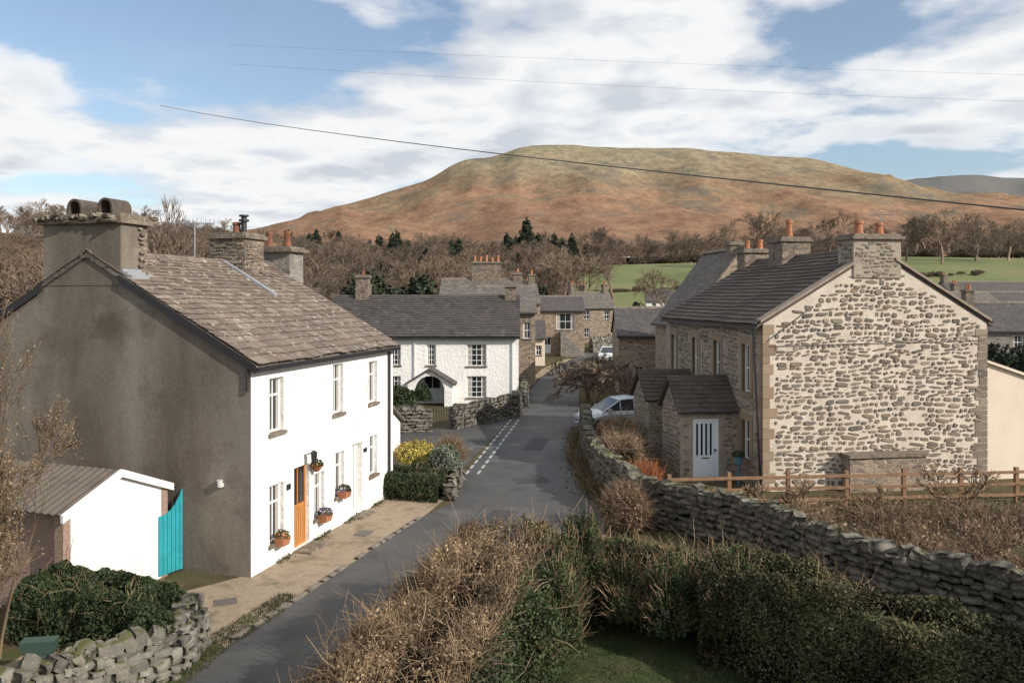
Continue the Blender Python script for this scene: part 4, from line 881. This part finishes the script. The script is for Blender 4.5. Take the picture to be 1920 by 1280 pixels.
P=np.stack([xx[:2500]+.1,yy[:2500],np.zeros(2500)],1); V,F=twigs(P,np.stack([rng.normal(-.1,.4,2500),rng.normal(0,.4,2500),np.ones(2500)],1),rng.uniform(.2,.8,2500),.007); fast('stalks',V,F,M['twig_br'],g_)
bush('bramble_bush',(3.1,21.7,.4),(.6,.9,.8),M['dead'],2500,.04,tw=(M['dead'],2500))
g_=group('lawn_grass'); n=30000; P=np.stack([rng.uniform(-.3,5,n),rng.uniform(7,15,n),np.zeros(n)],1); V,F=twigs(P,np.stack([rng.normal(0,.4,n),rng.normal(0,.4,n),np.ones(n)],1),rng.uniform(.03,.09,n),.004); fast('blades',V,F,M['leaf_gr'],g_)
g_=group('verge_grass'); n=14000; P=np.stack([rng.uniform(-6.6,-4.6,n),rng.uniform(10.5,17,n),np.zeros(n)],1); k=np.abs(P[:,0]-np.interp(P[:,1],[10,12.5,14.5,17],[-6.5,-5.75,-5.4,-4.6]))<.35; P=P[k]; n=len(P); V,F=twigs(P,np.stack([rng.normal(0,.5,n),rng.normal(0,.5,n),np.ones(n)],1),rng.uniform(.03,.1,n),.005); fast('blades',V,F,M['leaf_ol'],g_)
g_=group('wall_foot_weeds'); n=2500; t=rng.random(n); P=np.array([-5.9,18.])+np.outer(t*7.9,[.2588,.9659])+np.outer(rng.exponential(.06,n)+.02,[.9659,-.2588]); P=np.concatenate([P,np.abs(rng.normal(0,.04,(n,1)))],1); P=P[sn(P,2.5)>.1]; V,F=leaves(P,.025,.5); fast('leaves',V,F,M['leaf_ol'],g_)
g_=group('plant_trough'); f=Fr(-8.0,12.9,10); m=MB(); m.hexa([f.p(.04,.04,.5),f.p(.5,.04,.5),f.p(.5,.2,.5),f.p(.04,.2,.5),f.p(0,0,.72),f.p(.54,0,.72),f.p(.54,.24,.72),f.p(0,.24,.72)]); m.box(f,.1,.44,.05,.2,0,.5); m.obj('trough',plain('green_plastic',(.05,.09,.07),.5),g_)
# ================================================================ CARS
def car(name,x,y,yaw,col,S=1.):
    g_=group(name); paint=plain('car_paint',col,.25,.3,.6)
    st=[(-2.05,.35,.72,.70),(-1.95,.25,.88,.80),(-1.4,.22,.95,.86),(-.5,.22,.97,.87),(.6,.22,.97,.87),(1.2,.22,.93,.86),(1.75,.24,.82,.82),(2.05,.32,.62,.70)]
    m=MB(); rings=[]
    for (sx_,zb,zt,hw) in st:
        rings.append([(sx_,-hw*.92,zb),(sx_,-hw,zb+.2),(sx_,-hw,zt-.15),(sx_,-hw*.9,zt),(sx_,0,zt+.03),(sx_,hw*.9,zt),(sx_,hw,zt-.15),(sx_,hw,zb+.2),(sx_,hw*.92,zb)])
    for r0,r1 in zip(rings,rings[1:]):
        for i in range(8): m.poly([r0[i],r0[i+1],r1[i+1],r1[i]])
    m.poly(rings[0]); m.poly(rings[-1])
    m.obj('body',paint,g_,smooth=True)
    cb=[(-1.85,.93),(-1.35,1.42),(-.5,1.5),(.25,1.45),(1.1,.95)]
    m=MB(); m2=MB()
    for (a,za),(b,zb) in zip(cb,cb[1:]):
        ha=.72 if za<1 else .6; hb=.72 if zb<1 else .6; top=za>1.3 and zb>1.3
        (m2 if top else m).poly([(a,-ha,za),(b,-hb,zb),(b,hb,zb),(a,ha,za)])
        for s in(-1,1): m.poly([(a,s*.76,.93),(b,s*.76,.93),(b,s*hb,zb),(a,s*ha,za)])
    m.obj('windows',M['glass'],g_)
    for a,z,h in((-1.35,1.42,.6),(-.45,1.49,.6),(.25,1.45,.6)):
        for s in(-1,1): m2.tube((a,s*.765,.93),(a,s*.615,z),.035)
    for s in(-1,1):
        m2.tube((1.1,s*.73,.95),(.25,s*.61,1.45),.03); m2.tube((-1.85,s*.73,.93),(-1.35,s*.61,1.42),.035)
        m2.tube((-1.35,s*.61,1.43),(-.5,s*.61,1.51),.03); m2.tube((-.5,s*.61,1.51),(.25,s*.61,1.46),.03)
        m2.box(W0,.75,.9,s*.88-.08,s*.88+.08,.95,1.08)
    m2.obj('roof_and_pillars',paint,g_)
    m=MB()
    for wx in(-1.3,1.3):
        for s in(-1,1): m.tube((wx,s*.7,.32),(wx,s*.885,.32),.33,n=20,mi=0); m.tube((wx,s*.88,.32),(wx,s*.895,.32),.2,n=12,mi=1)
    m.obj('wheels',[plain('tyre',(.02,.02,.02),.8),plainmetal],g_)
    m=MB(); 
    for s in(-1,1): m.box(W0,1.93,2.04,s*.55-.14,s*.55+.14,.6,.72,0); m.box(W0,-2.06,-1.97,s*.62-.09,s*.62+.09,.65,.85,1)
    m.box(W0,2.05,2.07,-.26,.26,.38,.48,0); m.obj('lamps',[plain('lamp',(.6,.6,.6),.1),plain('tail_lamp',(.4,.02,.02),.2)],g_)
    g_.location=(x,y,0); g_.rotation_euler=(0,0,math.radians(yaw)); g_.scale=(S,S,S); return g_
car('parked_car',5.2,38.6,196,(.52,.57,.60),1.02)
car('parked_car',9.7,80,255,(.75,.77,.78),1.0)
# ================================================================ OVERHEAD CABLES
def cable(pts,r,sag,r1=None):
    m=MB(); a=Vector(pts[0]);b=Vector(pts[1]); n=40; pr=None
    for i in range(n+1):
        t=i/n; p=a.lerp(b,t)-Vector((0,0,sag*4*t*(1-t)))
        if pr: m.tube(pr,p,r,n=5)
        pr=p
    m.obj('overhead_cable',CAB)
CAB=plain('weathered_cable',(.06,.06,.065),.6)
def at(p,y_,d): return ((p-960)/1493*d,d,CH+(560-y_)/1493*d)
cable([at(300,198,56),at(2100,412,12)],.016,.3); cable([at(430,120,85),at(2000,193,65)],.008,.35); cable([at(430,84,85),at(2000,143,70)],.007,.2)
cable([at(1100,640,52),at(1960,618,22)],.008,.5)
# ================================================================ HILLS
def hill(name,table,yr,y0,xr,yrng,mat,nx,ny,base,amp,seed=0):
    tp=np.array(table,float); RX=(tp[:,0]-960)/1493*yr; RZ=CH+(560-tp[:,1])/1493*yr
    xs=np.linspace(*xr,nx); ys=np.linspace(*yrng,ny); V=[]
    Rz=np.interp(xs,RX,RZ); k=np.ones(3)/3; Rz=np.convolve(np.pad(Rz,1,mode='edge'),k,'valid')
    for y in ys:
        t=(y-y0)/(yr-y0)
        for i,x in enumerate(xs):
            if t<0: z=base+t*60
            elif t<=1: z=base+(Rz[i]-base)*(t*(.62+.38*t))
            else: z=Rz[i]-(t-1)**1.5*220
            f=min(1,max(0,t*3))*(.22 if t>.93 else 1)
            p=Vector((x*.0022+seed,y*.0016,seed))
            q=noise.fractal(p,.8,2.1,7)*amp*f
            q-=abs(noise.noise(Vector((x*.006,y*.0014,3.+seed))))*amp*1.3*f
            q-=abs(noise.noise(Vector((x*.014+y*.003,y*.003,9.+seed))))*amp*.45*f
            V.append((x,y,z+q))
    I=np.arange(nx*ny).reshape(ny,nx); F=np.stack([I[:-1,:-1],I[:-1,1:],I[1:,1:],I[1:,:-1]],-1).reshape(-1,4)
    fast(name,np.array(V),F,mat,smooth=True)
hm,nt,b=newmat('hazy_moorland'); L=nt.links.new; tc=N(nt,'ShaderNodeTexCoord'); sx=N(nt,'ShaderNodeSeparateXYZ'); L(tc.outputs['Object'],sx.inputs[0])
n1=N(nt,'ShaderNodeTexNoise',Scale=.006,Detail=12,Roughness=.68); mp=N(nt,'ShaderNodeMapping'); mp.inputs['Scale'].default_value=(1,.45,1.6); L(tc.outputs['Object'],mp.inputs[0]); L(mp.outputs[0],n1.inputs['Vector'])
hh=N(nt,'ShaderNodeMapRange'); L(sx.outputs[2],hh.inputs[0]); hh.inputs[1].default_value=60; hh.inputs[2].default_value=400
ad=N(nt,'ShaderNodeMath',operation='MULTIPLY_ADD'); L(n1.outputs[0],ad.inputs[0]); ad.inputs[1].default_value=2.0; L(hh.outputs[0],ad.inputs[2])
sc=N(nt,'ShaderNodeMath',operation='MULTIPLY'); L(ad.outputs[0],sc.inputs[0]); sc.inputs[1].default_value=.42
rr_=ramp(nt,[(.175,.13,.095),(.25,.15,.10),(.30,.185,.12),(.25,.185,.12),(.29,.235,.155),(.265,.23,.155)],.32,.80); L(sc.outputs[0],rr_.inputs[0])  # hill tones lightened and desaturated, aerial haze painted into the colour
n2=N(nt,'ShaderNodeTexNoise',Scale=.05,Detail=10,Roughness=.75); L(mp.outputs[0],n2.inputs['Vector']); r2=ramp(nt,[(.62,.63,.66),(1.2,1.2,1.17)],.35,.62); L(n2.outputs[0],r2.inputs[0])
c=mix(nt,1,rr_.outputs[0],r2.outputs[0],'MULTIPLY')
n3=N(nt,'ShaderNodeTexNoise',Scale=.012,Detail=10,Roughness=.72); L(mp.outputs[0],n3.inputs['Vector']); r3=ramp(nt,[(0,0,0),(.8,.8,.8)],.54,.64); L(n3.outputs[0],r3.inputs[0])
c=mix(nt,r3.outputs[0],c,(.15,.13,.11)); L(c,b.inputs['Base Color']); b.inputs['Roughness'].default_value=1; b.inputs['Specular IOR Level'].default_value=0
bp=N(nt,'ShaderNodeBump',Strength=.8,Distance=6.); L(n2.outputs[0],bp.inputs['Height']); L(bp.outputs[0],b.inputs['Normal'])
tab=[(-900,560),(0,530),(300,475),(420,446),(480,430),(560,403),(640,384),(700,366),(760,350),(800,338),(830,318),(855,303),(885,296),(935,292),(955,282),(985,274),(1035,269),(1075,266),(1110,270),(1150,273),(1220,277),(1300,277),(1380,284),(1430,291),(1490,293),(1530,295),(1560,302),(1600,313),(1650,330),(1700,341),(1800,361),(1920,384),(2100,420),(2500,500),(3200,560)]
hill('hill',tab,1800,600,(-2000,2600),(520,2700),hm,300,120,38,30)
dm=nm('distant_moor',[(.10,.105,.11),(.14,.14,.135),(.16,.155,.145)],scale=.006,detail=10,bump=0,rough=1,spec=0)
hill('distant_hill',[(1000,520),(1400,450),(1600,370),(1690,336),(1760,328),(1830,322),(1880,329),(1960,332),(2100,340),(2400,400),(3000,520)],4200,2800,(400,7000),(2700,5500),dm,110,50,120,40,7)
# ================================================================ LIGHT / SKY / CAMERA
el=math.radians(29); az=math.radians(122)
sd=Vector((math.sin(az)*math.cos(el),math.cos(az)*math.cos(el),math.sin(el)))
sl=bpy.data.lights.new('sun','SUN'); sl.energy=4.9; sl.angle=math.radians(.5); sl.color=(1,.925,.82)
so=bpy.data.objects.new('sun',sl); so.rotation_euler=(-sd).to_track_quat('-Z','Y').to_euler(); scene.collection.objects.link(so)
w=bpy.data.worlds.new('World'); scene.world=w; w.use_nodes=True; nt=w.node_tree; L=nt.links.new
for n in list(nt.nodes): nt.nodes.remove(n)
sky=N(nt,'ShaderNodeTexSky'); sky.sky_type='NISHITA'; sky.sun_disc=False; sky.sun_elevation=el; sky.sun_rotation=az
b1=N(nt,'ShaderNodeBackground'); b1.inputs[1].default_value=.15; L(sky.outputs[0],b1.inputs[0])
tc=N(nt,'ShaderNodeTexCoord'); sx=N(nt,'ShaderNodeSeparateXYZ'); L(tc.outputs['Generated'],sx.inputs[0])
mx=N(nt,'ShaderNodeMath',operation='MAXIMUM'); L(sx.outputs[2],mx.inputs[0]); mx.inputs[1].default_value=0
az_=N(nt,'ShaderNodeMath',operation='ADD'); L(mx.outputs[0],az_.inputs[0]); az_.inputs[1].default_value=.15
dx=N(nt,'ShaderNodeMath',operation='DIVIDE'); L(sx.outputs[0],dx.inputs[0]); L(az_.outputs[0],dx.inputs[1])
dy=N(nt,'ShaderNodeMath',operation='DIVIDE'); L(sx.outputs[1],dy.inputs[0]); L(az_.outputs[0],dy.inputs[1])
cb=N(nt,'ShaderNodeCombineXYZ'); L(dx.outputs[0],cb.inputs[0]); L(dy.outputs[0],cb.inputs[1])
def cloudnoise(off,sc_=1.0,det=11):
    mp=N(nt,'ShaderNodeMapping'); mp.inputs['Location'].default_value=off; L(cb.outputs[0],mp.inputs[0])
    a=N(nt,'ShaderNodeTexNoise',Scale=sc_,Detail=det,Roughness=.53,Distortion=.1); L(mp.outputs[0],a.inputs['Vector']); return a.outputs[0]
OX=3.3; OY=1.7
d0=cloudnoise((OX,OY,0)); d1=cloudnoise((OX+.10,OY+.22,0),det=6)
mk=ramp(nt,[(.08,.08,.08),(.75,.75,.75),(1,1,1)],pos=[.43,.475,.52]); L(d0,mk.inputs[0])
df=N(nt,'ShaderNodeMath',operation='SUBTRACT'); L(d0,df.inputs[0]); L(d1,df.inputs[1])
df2=N(nt,'ShaderNodeMath',operation='MULTIPLY_ADD'); L(df.outputs[0],df2.inputs[0]); df2.inputs[1].default_value=1.3
L(d0,df2.inputs[2])
cc=ramp(nt,[(.68,.72,.79),(.80,.83,.88),(.96,.97,.98),(1.0,1.0,1.0),(.84,.87,.91),(.66,.70,.77)],pos=[.28,.40,.49,.57,.67,.77]); L(df2.outputs[0],cc.inputs[0])
b2=N(nt,'ShaderNodeBackground'); L(cc.outputs[0],b2.inputs[0]); b2.inputs[1].default_value=.95
ms=N(nt,'ShaderNodeMixShader'); L(mk.outputs[0],ms.inputs[0]); L(b1.outputs[0],ms.inputs[1]); L(b2.outputs[0],ms.inputs[2])
ow=N(nt,'ShaderNodeOutputWorld'); L(ms.outputs[0],ow.inputs[0])
cam=bpy.data.cameras.new('camera'); cam.lens=28; cam.sensor_width=36; cam.shift_y=-80/1920; cam.clip_end=20000; cam.clip_start=.1
co=bpy.data.objects.new('camera',cam); co.location=(0,0,CH); co.rotation_euler=(math.radians(90),0,0); scene.collection.objects.link(co); scene.camera=co
scene.view_settings.view_transform='Standard'; scene.view_settings.look='None'; scene.view_settings.exposure=0
